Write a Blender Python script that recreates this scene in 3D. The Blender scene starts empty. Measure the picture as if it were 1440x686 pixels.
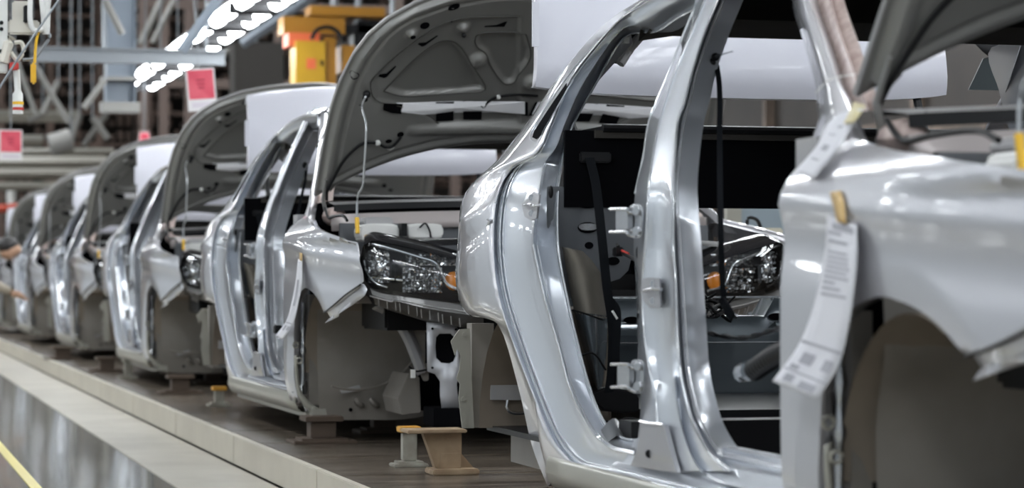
import bpy, bmesh, math, random
from mathutils import Vector, Matrix
random.seed(4)
C = bpy.context.scene.collection
PI = math.pi

# ------------------------------------------------------------------ camera
F = 3500.0; VX = -203.0; HY = 395.0; ZC = 0.754
PHI = math.atan((720 - VX) / F); c = math.cos(PHI); s = math.sin(PHI)
cam = bpy.data.cameras.new('camera'); camo = bpy.data.objects.new('camera', cam); C.objects.link(camo)
camo.location = (0, 0, ZC); camo.rotation_euler = (PI / 2, 0, PI / 2 - PHI)
cam.lens = F / 1440 * 36; cam.sensor_width = 36; cam.shift_y = (HY - 343) / 1440
cam.clip_start = 0.1; cam.clip_end = 300
cam.dof.use_dof = True; cam.dof.focus_distance = 7.4; cam.dof.aperture_fstop = 4.0
bpy.context.scene.camera = camo

# ------------------------------------------------------------------ world, exposure
vs = bpy.context.scene.view_settings
vs.view_transform = 'Standard'; vs.look = 'None'; vs.exposure = 0.0; vs.gamma = 1.0
w = bpy.data.worlds.new('hall_light'); bpy.context.scene.world = w; w.use_nodes = True
w.node_tree.nodes['Background'].inputs[0].default_value = (0.84, 0.93, 1.0, 1)
w.node_tree.nodes['Background'].inputs[1].default_value = 0.50
def area(name, loc, rot, sx, sy, power, col=(1, 1, 1)):
    l = bpy.data.lights.new(name, 'AREA'); l.shape = 'RECTANGLE'; l.size = sx; l.size_y = sy; l.energy = power; l.color = col
    o = bpy.data.objects.new(name, l); C.objects.link(o); o.location = loc; o.rotation_euler = rot
    return o
TUBE_STRENGTH = 23.0

# ------------------------------------------------------------------ materials
def mat(name, col, metal=0.0, rough=0.5, coat=0.0, emit=None, es=0.0, noise=0.0, nscale=20.0, col2=None, bump=0.0, spec=0.5, coatr=0.04):
    m = bpy.data.materials.new(name); m.use_nodes = True
    nt = m.node_tree; b = nt.nodes['Principled BSDF']
    b.inputs['Base Color'].default_value = (*col, 1); b.inputs['Metallic'].default_value = metal
    b.inputs['Roughness'].default_value = rough; b.inputs['Coat Weight'].default_value = coat
    b.inputs['Coat Roughness'].default_value = coatr; b.inputs['Specular IOR Level'].default_value = spec
    if emit: b.inputs['Emission Color'].default_value = (*emit, 1); b.inputs['Emission Strength'].default_value = es
    if col2 or bump:
        tc = nt.nodes.new('ShaderNodeTexCoord'); n = nt.nodes.new('ShaderNodeTexNoise')
        n.inputs['Scale'].default_value = nscale; n.inputs['Detail'].default_value = 5
        nt.links.new(tc.outputs['Object'], n.inputs['Vector'])
        if col2:
            r = nt.nodes.new('ShaderNodeValToRGB'); r.color_ramp.elements[0].color = (*col, 1); r.color_ramp.elements[1].color = (*col2, 1)
            r.color_ramp.elements[0].position = 0.38; r.color_ramp.elements[1].position = 0.62
            nt.links.new(n.outputs['Fac'], r.inputs['Fac']); nt.links.new(r.outputs['Color'], b.inputs['Base Color'])
        if bump:
            bp = nt.nodes.new('ShaderNodeBump'); bp.inputs['Strength'].default_value = bump; bp.inputs['Distance'].default_value = 0.01
            nt.links.new(n.outputs['Fac'], bp.inputs['Height']); nt.links.new(bp.outputs['Normal'], b.inputs['Normal'])
    return m
SILVER = mat('silver_paint', (0.56, 0.56, 0.59), 0.65, 0.30, 1.0, coatr=0.025)
JAMB = mat('silver_paint_lit', (0.66, 0.69, 0.74), 0.65, 0.28, 1.0, coatr=0.03)  # same silver paint, made lighter and bluer for the cool light on the jambs
HIGHLIGHT = mat('silver_highlight', (0.85, 0.87, 0.90), 0.6, 0.22, 1.0)  # paler silver, highlight painted into the colour
DULLSILVER = mat('dull_silver_cover', (0.36, 0.36, 0.38), 0.4, 0.38, 0.4)
LIDM = mat('lid_paint', (0.60, 0.60, 0.66), 0.15, 0.45, 0.5, coatr=.08)
PRIMER = mat('thin_primer', (0.33, 0.33, 0.34), 0.25, 0.48, 0.0, col2=(0.40, 0.39, 0.38), nscale=3)
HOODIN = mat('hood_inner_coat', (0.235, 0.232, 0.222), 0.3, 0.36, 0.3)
HOODDK = mat('hood_crease_shade', (0.07, 0.068, 0.062), 0.1, 0.5)  # dark colour for shade in the pocket creases
HOODBAND = mat('hood_skin_reflection', (0.90, 0.90, 0.93), 0.0, 0.4, 0.3)  # near-white carries a bright reflection on the silver skin
BROWN = mat('underseal_brown', (0.20, 0.165, 0.13), 0.0, 0.7, col2=(0.25, 0.21, 0.17), nscale=4, bump=0.1)
GREYU = mat('underseal_grey', (0.215, 0.195, 0.17), 0.1, 0.45, col2=(0.26, 0.24, 0.215), nscale=5, bump=0.06)
BEIGEM = mat('beige_coated_steel', (0.38, 0.37, 0.32), 0.3, 0.4, .3)
SEALER = mat('pink_sealer', (0.52, 0.43, 0.40), 0.1, 0.5, 0.2, col2=(0.38, 0.29, 0.26), nscale=40, bump=0.4)
GREYSHINY = mat('dark_grey_gloss', (0.10, 0.12, 0.135), 0.4, 0.22, 0.6)
GREYBULK = mat('bulkhead_grey', (0.13, 0.137, 0.147), 0.3, 0.35, 0.3)
DUSTY = mat('dusty_brown_pad', (0.16, 0.145, 0.12), 0.0, 0.6, col2=(0.20, 0.18, 0.15), nscale=9, bump=0.2)
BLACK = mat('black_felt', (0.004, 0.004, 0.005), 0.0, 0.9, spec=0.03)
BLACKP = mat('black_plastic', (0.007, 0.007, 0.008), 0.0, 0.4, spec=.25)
BLACKG = mat('black_gloss_plastic', (0.012, 0.012, 0.014), 0.0, 0.08, 0.5)
BELT = mat('belt_webbing', (0.006, 0.007, 0.009), 0.0, 0.8, spec=.12)
STEEL = mat('zinc_steel', (0.55, 0.56, 0.58), 0.95, 0.25, bump=0.05)
CHROME = mat('chrome', (0.93, 0.94, 0.95), .9, 0.12)
DARKCHROME = mat('smoked_plastic', (0.06, 0.06, 0.065), 0.3, 0.18, 0.5)
AMBER = mat('amber_plastic', (0.85, 0.28, 0.03), 0.0, 0.2, 0.5)
YELLOW = mat('yellow_rubber', (0.85, 0.50, 0.03), 0.0, 0.45)
WHITEP = mat('white_plastic', (0.72, 0.72, 0.70), 0.0, 0.4)
RED = mat('red_plastic', (0.6, 0.05, 0.04), 0.0, 0.4)
PAPERCOL = (0.66, 0.66, 0.70)
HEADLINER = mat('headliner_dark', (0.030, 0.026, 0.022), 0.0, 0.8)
ROD = mat('rod_steel', (0.62, 0.64, 0.66), 0.7, 0.3)
TAN = mat('tan_painted_steel', (0.42, 0.31, 0.20), 0.1, 0.6, col2=(0.30, 0.21, 0.13), nscale=14, bump=0.2)
STANDG = mat('grey_green_painted_steel', (0.36, 0.35, 0.30), 0.1, 0.6, col2=(0.26, 0.24, 0.20), nscale=16)
ORANGE = mat('orange_pad', (0.62, 0.32, 0.04), 0.0, 0.5)
def glassy(name, tint=(0.95, 0.96, 0.97), refl=1.0):
    m = bpy.data.materials.new(name); m.use_nodes = True; nt = m.node_tree; nt.nodes.clear()
    o = nt.nodes.new('ShaderNodeOutputMaterial'); mx = nt.nodes.new('ShaderNodeMixShader'); t = nt.nodes.new('ShaderNodeBsdfTransparent')
    g = nt.nodes.new('ShaderNodeBsdfGlossy'); fr = nt.nodes.new('ShaderNodeFresnel'); fr.inputs[0].default_value = 1.5
    t.inputs[0].default_value = (*tint, 1); g.inputs['Roughness'].default_value = 0.02
    nt.links.new(fr.outputs[0], mx.inputs[0]); nt.links.new(t.outputs[0], mx.inputs[1]); nt.links.new(g.outputs[0], mx.inputs[2])
    nt.links.new(mx.outputs[0], o.inputs[0]); return m
LENS = glassy('clear_lens'); LENSD = glassy('smoked_lens', (0.45, 0.46, 0.48))

# ------------------------------------------------------------------ mesh helpers
class MB:
    def __init__(self): self.v = []; self.f = []; self.mi = []; self.mir = None
    def pts(self, ps): n = len(self.v); self.v += [tuple(p) for p in ps]; return n
    def face(self, ids, mi=0): self.f.append(tuple(ids)); self.mi.append(mi)
    def grid(self, G, mi=0, closed=False):
        nu = len(G); nv = len(G[0]); n = self.pts([p for r in G for p in r])
        for i in range(nu - 1):
            for j in range(nv - 1 + (1 if closed else 0)):
                a = n + i * nv + j; b = n + i * nv + (j + 1) % nv
                self.face((a, b, b + nv, a + nv), mi)
        return self
    def box(self, lo, hi, mi=0, M=None):
        (x0, y0, z0), (x1, y1, z1) = lo, hi
        P = [(x0, y0, z0), (x1, y0, z0), (x1, y1, z0), (x0, y1, z0), (x0, y0, z1), (x1, y0, z1), (x1, y1, z1), (x0, y1, z1)]
        if M is not None: P = [tuple(M @ Vector(p)) for p in P]
        n = self.pts(P)
        for q in ((0, 3, 2, 1), (4, 5, 6, 7), (0, 1, 5, 4), (1, 2, 6, 5), (2, 3, 7, 6), (3, 0, 4, 7)): self.face([n + k for k in q], mi)
        return self
    def tube(self, path, r, seg=8, mi=0, cap=True, flat=1.0):
        path = [Vector(p) for p in path]; rings = []
        up0 = Vector((0, 0, 1))
        for i, p in enumerate(path):
            d = (path[min(i + 1, len(path) - 1)] - path[max(i - 1, 0)]).normalized()
            up = up0 if abs(d.dot(up0)) < 0.95 else Vector((0, 1, 0))
            a = d.cross(up).normalized(); b = a.cross(d).normalized()
            rr = r[i] if isinstance(r, (list, tuple)) else r
            rings.append([p + a * rr * math.cos(2 * PI * k / seg) + b * rr * flat * math.sin(2 * PI * k / seg) for k in range(seg)])
        n = len(self.v); self.grid(rings, mi, closed=True)
        if cap:
            self.face([n + k for k in range(seg)][::-1], mi); m = n + (len(path) - 1) * seg; self.face([m + k for k in range(seg)], mi)
        return self
    def disc(self, ctr, axis, r, h, seg=16, mi=0, r2=None):
        ctr = Vector(ctr); axis = Vector(axis).normalized()
        return self.tube([ctr, ctr + axis * h], [r, r2 if r2 is not None else r], seg, mi)
    def ball(self, ctr, r, mi=0, seg=12, sz=(1, 1, 1)):
        ctr = Vector(ctr); G = []
        for i in range(seg // 2 + 1):
            th = PI * i / (seg // 2)
            G.append([ctr + Vector((r * sz[0] * math.sin(th) * math.cos(2 * PI * k / seg), r * sz[1] * math.sin(th) * math.sin(2 * PI * k / seg), r * sz[2] * math.cos(th))) for k in range(seg)])
        return self.grid(G, mi, closed=True)
    def ribbon(self, path, wdir, wd, th, mi=0):
        wdir = Vector(wdir).normalized(); path = [Vector(p) for p in path]; rings = []
        for i, p in enumerate(path):
            d = (path[min(i + 1, len(path) - 1)] - path[max(i - 1, 0)]).normalized()
            n = d.cross(wdir).normalized()
            rings.append([p + wdir * wd / 2 + n * th / 2, p - wdir * wd / 2 + n * th / 2, p - wdir * wd / 2 - n * th / 2, p + wdir * wd / 2 - n * th / 2])
        n0 = len(self.v); self.grid(rings, mi, closed=True)
        self.face([n0, n0 + 1, n0 + 2, n0 + 3], mi); m = n0 + 4 * (len(path) - 1); self.face([m + 3, m + 2, m + 1, m], mi)
        return self
    def poly(self, outline, depth, mi=0):
        """outline: 3D points, extruded by the vector depth"""
        d = Vector(depth); o = [Vector(p) for p in outline]; k = len(o)
        n = self.pts(o + [p + d for p in o])
        self.face([n + i for i in range(k)][::-1], mi); self.face([n + k + i for i in range(k)], mi)
        for i in range(k): j = (i + 1) % k; self.face((n + i, n + j, n + k + j, n + k + i), mi)
        return self
    def mirror(self, yc2):
        """also build the mirror image y -> yc2 - y, as an object of its own"""
        self.mir = yc2; return self
    def groups(self):
        """faces by separate piece: joined by vertices, or touching boxes"""
        par = list(range(len(self.v)))
        def find(i):
            while par[i] != i: par[i] = par[par[i]]; i = par[i]
            return i
        key = {}
        for i, p in enumerate(self.v):
            k = (round(p[0] * 5000), round(p[1] * 5000), round(p[2] * 5000))
            if k in key: par[find(i)] = find(key[k])
            else: key[k] = i
        for f in self.f:
            a = find(f[0])
            for i in f[1:]: par[find(i)] = a
        comp = {}
        for k, f in enumerate(self.f): comp.setdefault(find(f[0]), []).append(k)
        L = []
        for fs in comp.values():
            P = [self.v[i] for k in fs for i in self.f[k]]
            L.append([fs, [min(p[a] for p in P) - .004 for a in range(3)], [max(p[a] for p in P) + .004 for a in range(3)]])
        ch = True
        while ch:
            ch = False
            for i in range(len(L)):
                for j in range(i + 1, len(L)):
                    if all(L[i][1][a] <= L[j][2][a] and L[j][1][a] <= L[i][2][a] for a in range(3)):
                        L[i] = [L[i][0] + L[j][0], [min(a, b) for a, b in zip(L[i][1], L[j][1])], [max(a, b) for a, b in zip(L[i][2], L[j][2])]]; del L[j]; ch = True; break
                if ch: break
        return [x[0] for x in L]
    def build(self, name, mats, parent=None, smooth=35, solid=0.0, bevel=0.0, offset=0.0, split=True):
        self.v = [tuple(p) for p in self.v]
        gs = self.groups() if split and len(self.f) < 6000 else [range(len(self.f))]
        first = None
        for fs in gs:
            m = MB(); used = {}
            for k in fs:
                for i in self.f[k]:
                    if i not in used: used[i] = len(m.v); m.v.append(self.v[i])
                m.f.append(tuple(used[i] for i in self.f[k])); m.mi.append(self.mi[k])
            for w_ in ((0, 1) if self.mir is not None else (0,)):
                if w_: m.v = [(x, self.mir - y, z) for x, y, z in m.v]; m.f = [f[::-1] for f in m.f]
                o = m.build_one(name, mats, parent, smooth, solid, bevel, offset)
                first = first or o
        return first
    def build_one(self, name, mats, parent, smooth, solid, bevel, offset):
        if not isinstance(mats, (list, tuple)): mats = [mats]
        me = bpy.data.meshes.new(name); me.from_pydata(self.v, [], self.f); me.update()
        for m in mats: me.materials.append(m)
        if len(mats) > 1: me.polygons.foreach_set('material_index', self.mi)
        bm = bmesh.new(); bm.from_mesh(me); bmesh.ops.remove_doubles(bm, verts=bm.verts, dist=0.00005)
        if bevel: bmesh.ops.bevel(bm, geom=[e for e in bm.edges if len(e.link_faces) == 2 and e.calc_face_angle(0) > 0.6], offset=bevel, segments=2, affect='EDGES', clamp_overlap=True)
        bmesh.ops.recalc_face_normals(bm, faces=bm.faces); bm.to_mesh(me); bm.free()
        if smooth:
            me.polygons.foreach_set('use_smooth', [True] * len(me.polygons)); me.set_sharp_from_angle(angle=math.radians(smooth))
        o = bpy.data.objects.new(name, me); C.objects.link(o)
        if parent is not None: o.parent = parent
        if solid:
            md = o.modifiers.new('thick', 'SOLIDIFY'); md.thickness = solid; md.offset = offset
        return o
def crom(P, k):
    """Catmull-Rom through P (tuples), k samples per span"""
    P = [Vector(p) for p in P]; out = []
    for i in range(len(P) - 1):
        p1, p2 = P[i], P[i + 1]; p0 = P[i - 1] if i else p1 * 2 - p2; p3 = P[i + 2] if i + 2 < len(P) else p2 * 2 - p1
        for j in range(k):
            t = j / k
            out.append(0.5 * ((2 * p1) + (p2 - p0) * t + (2 * p0 - 5 * p1 + 4 * p2 - p3) * t * t + (3 * p1 - p0 - 3 * p2 + p3) * t ** 3))
    out.append(P[-1]); return out
def loft(mb, rails, k=4, kc=1, mi=0, cross_smooth=True):
    R = [crom(r, k) for r in rails]
    if kc > 1:
        if cross_smooth: cols = [crom([R[i][j] for i in range(len(R))], kc) for j in range(len(R[0]))]
        else: cols = [[R[i][j].lerp(R[i + 1][j], q / kc) for i in range(len(R) - 1) for q in range(kc)] + [R[-1][j]] for j in range(len(R[0]))]
        R = [[cols[j][i] for j in range(len(cols))] for i in range(len(cols[0]))]
    mb.grid(R, mi); return mb
def empty(name, loc, label, cat, group=None, rz=0.0):
    o = bpy.data.objects.new(name, None); o.empty_display_size = 0.1; C.objects.link(o); o.location = loc; o.rotation_euler = (0, 0, rz)
    o['label'] = label; o['category'] = cat
    if group: o['group'] = group
    return o
def tag(o, label, cat, group=None, kind=None):
    o['label'] = label; o['category'] = cat
    if group: o['group'] = group
    if kind: o['kind'] = kind
    return o
def struct(o): o['kind'] = 'structure'; return o
def copy_tree(o, parent=None):
    n = o.copy(); C.objects.link(n)
    if parent is not None: n.parent = parent
    for ch in list(o.children): copy_tree(ch, n)
    return n

# ------------------------------------------------------------------ from the photograph to the place
YS = 1.68; PZ = 0.12; W2 = 1.82                       # near body side, platform top, body width
ROOT_T = [6.99, 12.55, 17.73, 22.94, 28.14, 33.37]     # distance of each shell's tail along the line
def inv(x, y, Y):
    q = (x - 720) / F; t = Y * (c - q * s) / (q * c + s); D = t * c + Y * s
    return t, ZC + (HY - y) * D / F
def invt(x, y, t):
    q = (x - 720) / F; Y = t * (q * c + s) / (c - q * s); D = t * c + Y * s
    return (-t, Y, ZC + (HY - y) * D / F)
def wp(x, y, Y): t, z = inv(x, y, Y); return (-t, Y, z)
def vf(u, z):
    v = 0.0; x = z - 0.9
    if x > 0: v += 2.5 * x * x if x < 0.1 else 0.025 + 0.5 * (x - 0.1)
    if z < 0.42: v += 1.2 * (0.42 - z) ** 2
    if u < 0.45: v += 0.35 * (0.45 - u) ** 2
    if u > 3.1: v += 0.2 * (u - 3.1) ** 1.7
    return v
def SK(x, y, d=0.0, car=0, fn=vf):
    """pixel on the body side -> shell-local point, d behind the skin"""
    Y = YS
    for _ in range(60):
        t, z = inv(x, y, Y); u = ROOT_T[car] - t; Y += 0.3 * (YS + fn(max(0.16, min(3.7, u)), z) + d - Y); Y = max(1.55, min(2.4, Y))
    return (u, Y - YS, z - PZ)
def LP(x, y, Y, car=0):
    t, z = inv(x, y, Y); return (ROOT_T[car] - t, Y - YS, z - PZ)
def LT(x, y, u, car=0):
    p = invt(x, y, ROOT_T[car] - u); return (u, p[1] - YS, p[2] - PZ)
def UZ(u, z, d=0.0, fn=vf): return (u, fn(u, z) + d, z - PZ)

# ================================================================== SETTING
def hexn(n, seg=64): return [(math.cos(2 * PI * i / seg), math.sin(2 * PI * i / seg)) for i in range(seg)]
FLOORM = mat('polished_grey_floor', (0.25, 0.245, 0.22), 0.0, 0.10, 0.2, col2=(0.29, 0.285, 0.255), nscale=1.2, spec=0.8)
STRIPM = mat('worn_beige_strip', (0.42, 0.39, 0.32), 0.0, 0.35, col2=(0.34, 0.31, 0.25), nscale=2.2, spec=0.4)
KERBM = mat('cream_kerb', (0.55, 0.51, 0.42), 0.0, 0.4, col2=(0.49, 0.45, 0.37), nscale=3)
PLATM = mat('worn_conveyor_plate', (0.060, 0.045, 0.033), 0.2, 0.26, col2=(0.20, 0.165, 0.13), nscale=3.5, bump=0.5)
nt = PLATM.node_tree
for n_ in list(nt.nodes):
    if n_.type == 'TEX_NOISE':
        g_ = nt.nodes.new('ShaderNodeNewGeometry'); mp = nt.nodes.new('ShaderNodeMapping'); mp.inputs['Scale'].default_value = (5.0, 0.45, 1.0)
        nt.links.new(g_.outputs['Position'], mp.inputs['Vector']); nt.links.new(mp.outputs['Vector'], n_.inputs['Vector']); n_.inputs['Detail'].default_value = 9; n_.inputs['Roughness'].default_value = .7
YLINE = mat('yellow_floor_paint', (0.66, 0.55, 0.10), 0.0, 0.3)
b = MB().box((-90, -14, -0.05), (6, 1.13, 0)); struct(b.build('floor', FLOORM, smooth=0))
MB().box((-90, 1.480, -0.05), (6, 1.52, -.01)).build('kerb_shadow_line', mat('kerb_shadow_dark', (.03, .028, .025)), None, smooth=0)['kind'] = 'structure'  # dark strip in the kerb gap, put in as the kerb's shadow line
b = MB().box((-90, 1.13, -0.05), (6, 1.484, 0.004)); struct(b.build('floor_strip', STRIPM, smooth=0))
b = MB().box((-90, 0.615, 0), (6, 0.655, 0.003)); struct(b.build('floor_line', YLINE, smooth=0))
plat = struct(MB().box((-90, 1.52, -0.05), (6, 9, 0.108)).build('platform_base', PLATM, smooth=0))
# kerb panels one by one, seams read in the photograph at about 1.3 m
t0 = invt(250, 578, 0)[0]
seam = inv(250, 600, 1.50)[0]; seam2 = inv(330, 640, 1.50)[0]; KL = 1.9
kme = None
for i in range(-6, 40):
    x1 = -(seam2 + i * KL); x0 = x1 - KL + 0.008
    if kme is None:
        k = MB().box((0, 0, 0.006), (KL - 0.008, 0.03, 0.122)).build('kerb_panel', KERBM, plat, smooth=0, bevel=0.003); kme = k.data
    else:
        k = bpy.data.objects.new('kerb_panel', kme); C.objects.link(k); k.parent = plat
    k.location = (x0, 1.495, 0)
# wooden deck boards between kerb and far edge
bme = None; n = 0
x = -4.6
while x > -30:
    wd = 0.42
    if bme is None:
        k = MB().box((0, 0, 0), (wd - 0.006, 7.2, 0.012)).build('deck_plate', PLATM, plat, smooth=0, bevel=0.002); bme = k.data
    else:
        k = bpy.data.objects.new('deck_plate', bme); C.objects.link(k); k.parent = plat
    k.location = (x - wd, 1.53, 0.108 + (0.0 if n % 2 else 0.001)); x -= wd; n += 1
struct(MB().box((-90, 1.53, 0.108), (x, 8.7, 0.119)).build('far_deck', PLATM, smooth=0))

# ceiling, far wall, right hand wall
CEILM = mat('dark_roof_sheet', (0.055, 0.045, 0.038), 0.0, 0.8)
RACKM = mat('brown_steelwork', (0.155, 0.115, 0.090), 0.1, 0.6, col2=(0.10, 0.075, 0.06), nscale=6)
WALLM = mat('dim_wall', (0.050, 0.042, 0.036), 0.0, 0.8, col2=(0.09, 0.072, 0.06), nscale=0.6)
GALV = mat('galvanised_steel', (0.28, 0.30, 0.32), 0.3, 0.45)
GREYB = mat('grey_girder_paint', (0.27, 0.265, 0.25), 0.1, 0.5)
struct(MB().box((-92, -14, 9.0), (-6, 14, 9.2)).build('ceiling', CEILM, smooth=0))
struct(MB().box((-92.2, -14, 0), (-92, 14, 9)).build('wall_end', WALLM, smooth=0))
struct(MB().box((-92, 13.8, -0.05), (4, 14, 9)).build('wall_right', WALLM, smooth=0))
struct(MB().box((-92, 9, -0.05), (6, 14, 0.0)).build('floor_right', FLOORM, smooth=0))

# ================================================================== CAR BODY SHELL
root = empty('car_body', (-ROOT_T[0], YS, PZ), 'x', 'car', 'unpainted-trim silver car bodies in a row on the line')
NS = 3
# ---- rear quarter panel (outer skin)
def vq(u, z):
    v = vf(u, z); dd = math.hypot(u - 0.47, z - 0.33)
    if dd < 0.40 and z < 0.72: v += (0.40 - dd) * 0.3
    v -= 0.010 * math.exp(-((z - 0.93) / 0.025) ** 2) * (1 if u < 0.4 else 0)
    return v
K0px = [(861, 38), (803, 110), (775, 172), (755, 215), (720, 237), (699, 277), (694, 344), (701, 414), (723, 484), (748, 549), (775, 614), (805, 651)]
K0 = [UZ(1.87, 1.475), UZ(1.5, 1.49), UZ(1.15, 1.475), UZ(.92, 1.45)] + [SK(x, y) for x, y in K0px]
OUT = [UZ(1.87, 1.51, .04), UZ(1.5, 1.525, .04), UZ(1.1, 1.51, .03), UZ(.86, 1.485, .02)] + [SK(x, y, .01 if y < 200 else 0, 0, vq) for x, y in
      [(846, 38), (784, 110), (742, 172), (700, 225), (653, 275), (645, 330), (641, 395), (656, 441), (700, 455), (728, 540), (748, 625), (770, 683)]]
mb = MB()
# blend in (u, z) and put the skin underneath
A = crom(K0, 4); B = crom(OUT, 4); G = []
nn = 14
for i in range(nn + 1):
    f_ = i / nn; row = []
    for a, b_ in zip(A, B):
        u = a.x + (b_.x - a.x) * f_; z = a.z + (b_.z - a.z) * f_ + PZ
        base = a.y + (b_.y - a.y) * f_
        v = vq(u, z) + (a.y - vq(a.x, a.z + PZ)) * (1 - f_) + (b_.y - vq(b_.x, b_.z + PZ)) * f_
        row.append((u, v, z - PZ))
    G.append(row)
mb.grid(G)
# wrap to the tail and the arch lip
tail = [Vector(p) for p in OUT[7:11]]
wrap = [crom([(p.x - dx, p.y + dy, p.z) for p in tail], 4) for dx, dy in ((0, 0), (0.02, 0.05), (0.06, 0.14), (0.16, 0.30), (0.2, 0.5))]
mb.grid(wrap)
lipp = [Vector(p) for p in OUT[11:]]
mb.grid([crom([(p.x, p.y + dy, p.z + 0.0) for p in lipp], 4) for dy in (0, 0.022)])
# rear deck shoulder under the back window
sh = [Vector(p) for p in OUT[4:8]]
mb.grid([crom([(p.x - dx, p.y + dy, p.z + dz) for p in sh], 4) for dx, dy, dz in ((0, 0, 0), (0.0, 0.03, 0.006), (0.005, 0.08, 0.0), (0.01, 0.09, -0.04))])
mb.mirror(W2)
quarter = mb.build('quarter_panel', SILVER, root, smooth=40, solid=0.0015)

# sill skin
mb = MB()
prof = [(0.312, 0.0), (0.300, -0.004), (0.270, -0.004), (0.245, 0.008), (0.232, 0.022), (0.226, 0.05)]
sx = [0.93, 1.05, 1.2, 1.5, 2.0, 2.5, 2.76]
G = []
for z, v in prof:
    row = []
    for i, u in enumerate(sx):
        uu = u + (0.312 - z) * (-0.4 if i == 0 else 0.0)
        row.append((uu, vf(1, .312) + v, z - PZ))
    G.append(row)
mb.grid(G)
mb.box((0.98, 0.045, 0.095), (2.80, 0.062, 0.112)); mb.mirror(W2)
mb.build('sill_skin', BEIGEM, root, smooth=40, solid=0.0015)

# ---- rear door jamb
Kin = [(878, 53), (838, 118), (808, 172), (797, 200), (790, 235), (785, 272), (785, 344), (797, 414), (812, 480), (832, 552), (852, 596), (872, 613), (882, 617), (893, 618)]
Km = [(870, 46), (822, 114), (795, 172), (782, 207), (765, 232), (757, 277), (750, 344), (765, 414), (785, 484), (803, 549), (828, 600), (848, 622), (866, 632), (892, 638)]
Ko = K0px + [(840, 662), (891, 672)]
def lerp2(a, b_, t): return (a[0] + (b_[0] - a[0]) * t, a[1] + (b_[1] - a[1]) * t)
def offs(frac, d, extra=0.0): return [SK(*lerp2(a, b_, frac), d + extra) for a, b_ in zip(Ko, Km)]
def offs2(frac, d): return [SK(*lerp2(a, b_, frac), d) for a, b_ in zip(Km, Kin)]
top = lambda d, zz: [UZ(1.60, zz + .010, d), UZ(1.3, zz + .008, d), UZ(1.05, zz - .008, d), ]
tops = [(0, 1.49), (0.010, 1.484), (0.004, 1.478), (0.014, 1.47), (0.016, 1.462), (0.03, 1.45), (0.035, 1.445), (0.05, 1.44), (0.085, 1.43), (0.09, 1.425), (0.13, 1.425)]
rails = [offs(0, 0), offs(.07, .012), offs(.12, .004), offs(.18, .014), offs(.24, .016), offs(.93, .034), offs2(0, .030), offs2(.13, .050), offs2(.82, .085), offs2(.9, .080), offs2(1, .088), [SK(x, y, .125) for x, y in [lerp2(m_, k_, 1.0) for m_, k_ in zip(Km, Kin)]]]
tops.insert(9, (0.08, 1.428))
mb = MB()
rr = []
for (d, zz), r_ in zip(tops, rails):
    # the roof rail part, then the traced jamb
    rr.append(top(d, zz) + [UZ(.90, zz - .03, d)] + r_)
loft(mb, rr, 5)
mb.mirror(W2)
mb.build('rear_door_frame', JAMB, root, smooth=60)

# roof rail over the front door
mb = MB()
fr = []
for (d, zz) in tops:
    fr.append([UZ(1.60, zz + .010, d), UZ(1.75, zz + .004, d), UZ(1.87, zz - .015, d), UZ(2.0, zz - .065, d)])
loft(mb, fr, 4); mb.mirror(W2)
mb.build('front_roof_rail', JAMB, root, smooth=60)

def highlight_bead(name, pts, r=.0022, m=None, mirror=True):  # thin pale tube added along a crease as its highlight
    mb = MB(); mb.tube(crom(pts, 5), r, 6)
    if mirror: mb.mirror(W2)
    return mb.build(name, m or HIGHLIGHT, root)
highlight_bead('door_seam_highlight', top(-.001, 1.49) + [SK(x, y, .002) for x, y in Ko] + [(2.76, .002, .312 - PZ)], .0026)
highlight_bead('door_seam_highlight', [p for p in offs(.16, .009)] + [(2.76, .010, .321 - PZ)], .0020)
highlight_bead('door_seam_highlight', [p for p in offs(.24, .014)][3:], .0014)
highlight_bead('door_ridge_highlight', [p for p in offs2(0, .028)][6:], .0022); highlight_bead('door_ridge_highlight', [p for p in offs2(.14, .044)][6:], .0022)
highlight_bead('door_flange_highlight', top(.088, 1.425) + [UZ(.90, 1.395, .088)] + offs2(1, .086), .0026)
mb = MB(); mb.tube(crom([SK(872, 90, .13), SK(888, 66, .14), SK(912, 40, .14), SK(950, 12, .14), SK(1000, -16, .14)], 5), .013, 8); mb.build('curtain_tube', PRIMER, root)
mb = MB(); mb.tube(crom([SK(862, 86, .12), SK(878, 64, .13), SK(900, 42, .13), SK(940, 8, .13)], 5), .012, 8); mb.build('black_roof_duct', BLACKP, root)
MB().box(tuple(Vector(SK(880, 57, .10)) - Vector((.008, .008, .008))), tuple(Vector(SK(880, 57, .10)) + Vector((.008, .008, .008)))).build('roof_clip', WHITEP, root, smooth=0)
# ---- centre pillar
ys = [-60, 0, 43, 100, 143, 172, 222, 272, 344, 394, 457, 516, 557, 597, 637, 662]
XL = [1003, 981, 963, 941, 923, 912, 904, 893, 891, 894, 896, 897, 901, 899, 893, 884]
XA = [1014, 991, 974, 950, 935, 927, 917, 911, 907, 903, 904, 912, 921, 924, 930, 936]
XB = [1024, 1001, 985, 964, 950, 941, 935, 930, 926, 925, 928, 935, 943, 945, 953, 962]
XC = [1034, 1010, 992, 974, 963, 953, 950, 948, 947, 950, 952, 956, 964, 976, 999, 1025]
XR = [1042, 1018, 1000, 980, 970, 962, 955, 952, 957, 960, 964, 968, 976, 988, 1013, 1045]
relief = [0, 0, 0, 0, 0, 0, .004, .010, .014, .006, .012, .018, .012, .006, .004, .004]
def col(xs, d, rl=0.0): return [SK(x, y, d + rl * r) for x, y, r in zip(xs, ys, relief)]
def mixx(a, b_, t): return [p + (q - p) * t for p, q in zip(a, b_)]
mb = MB()
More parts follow.
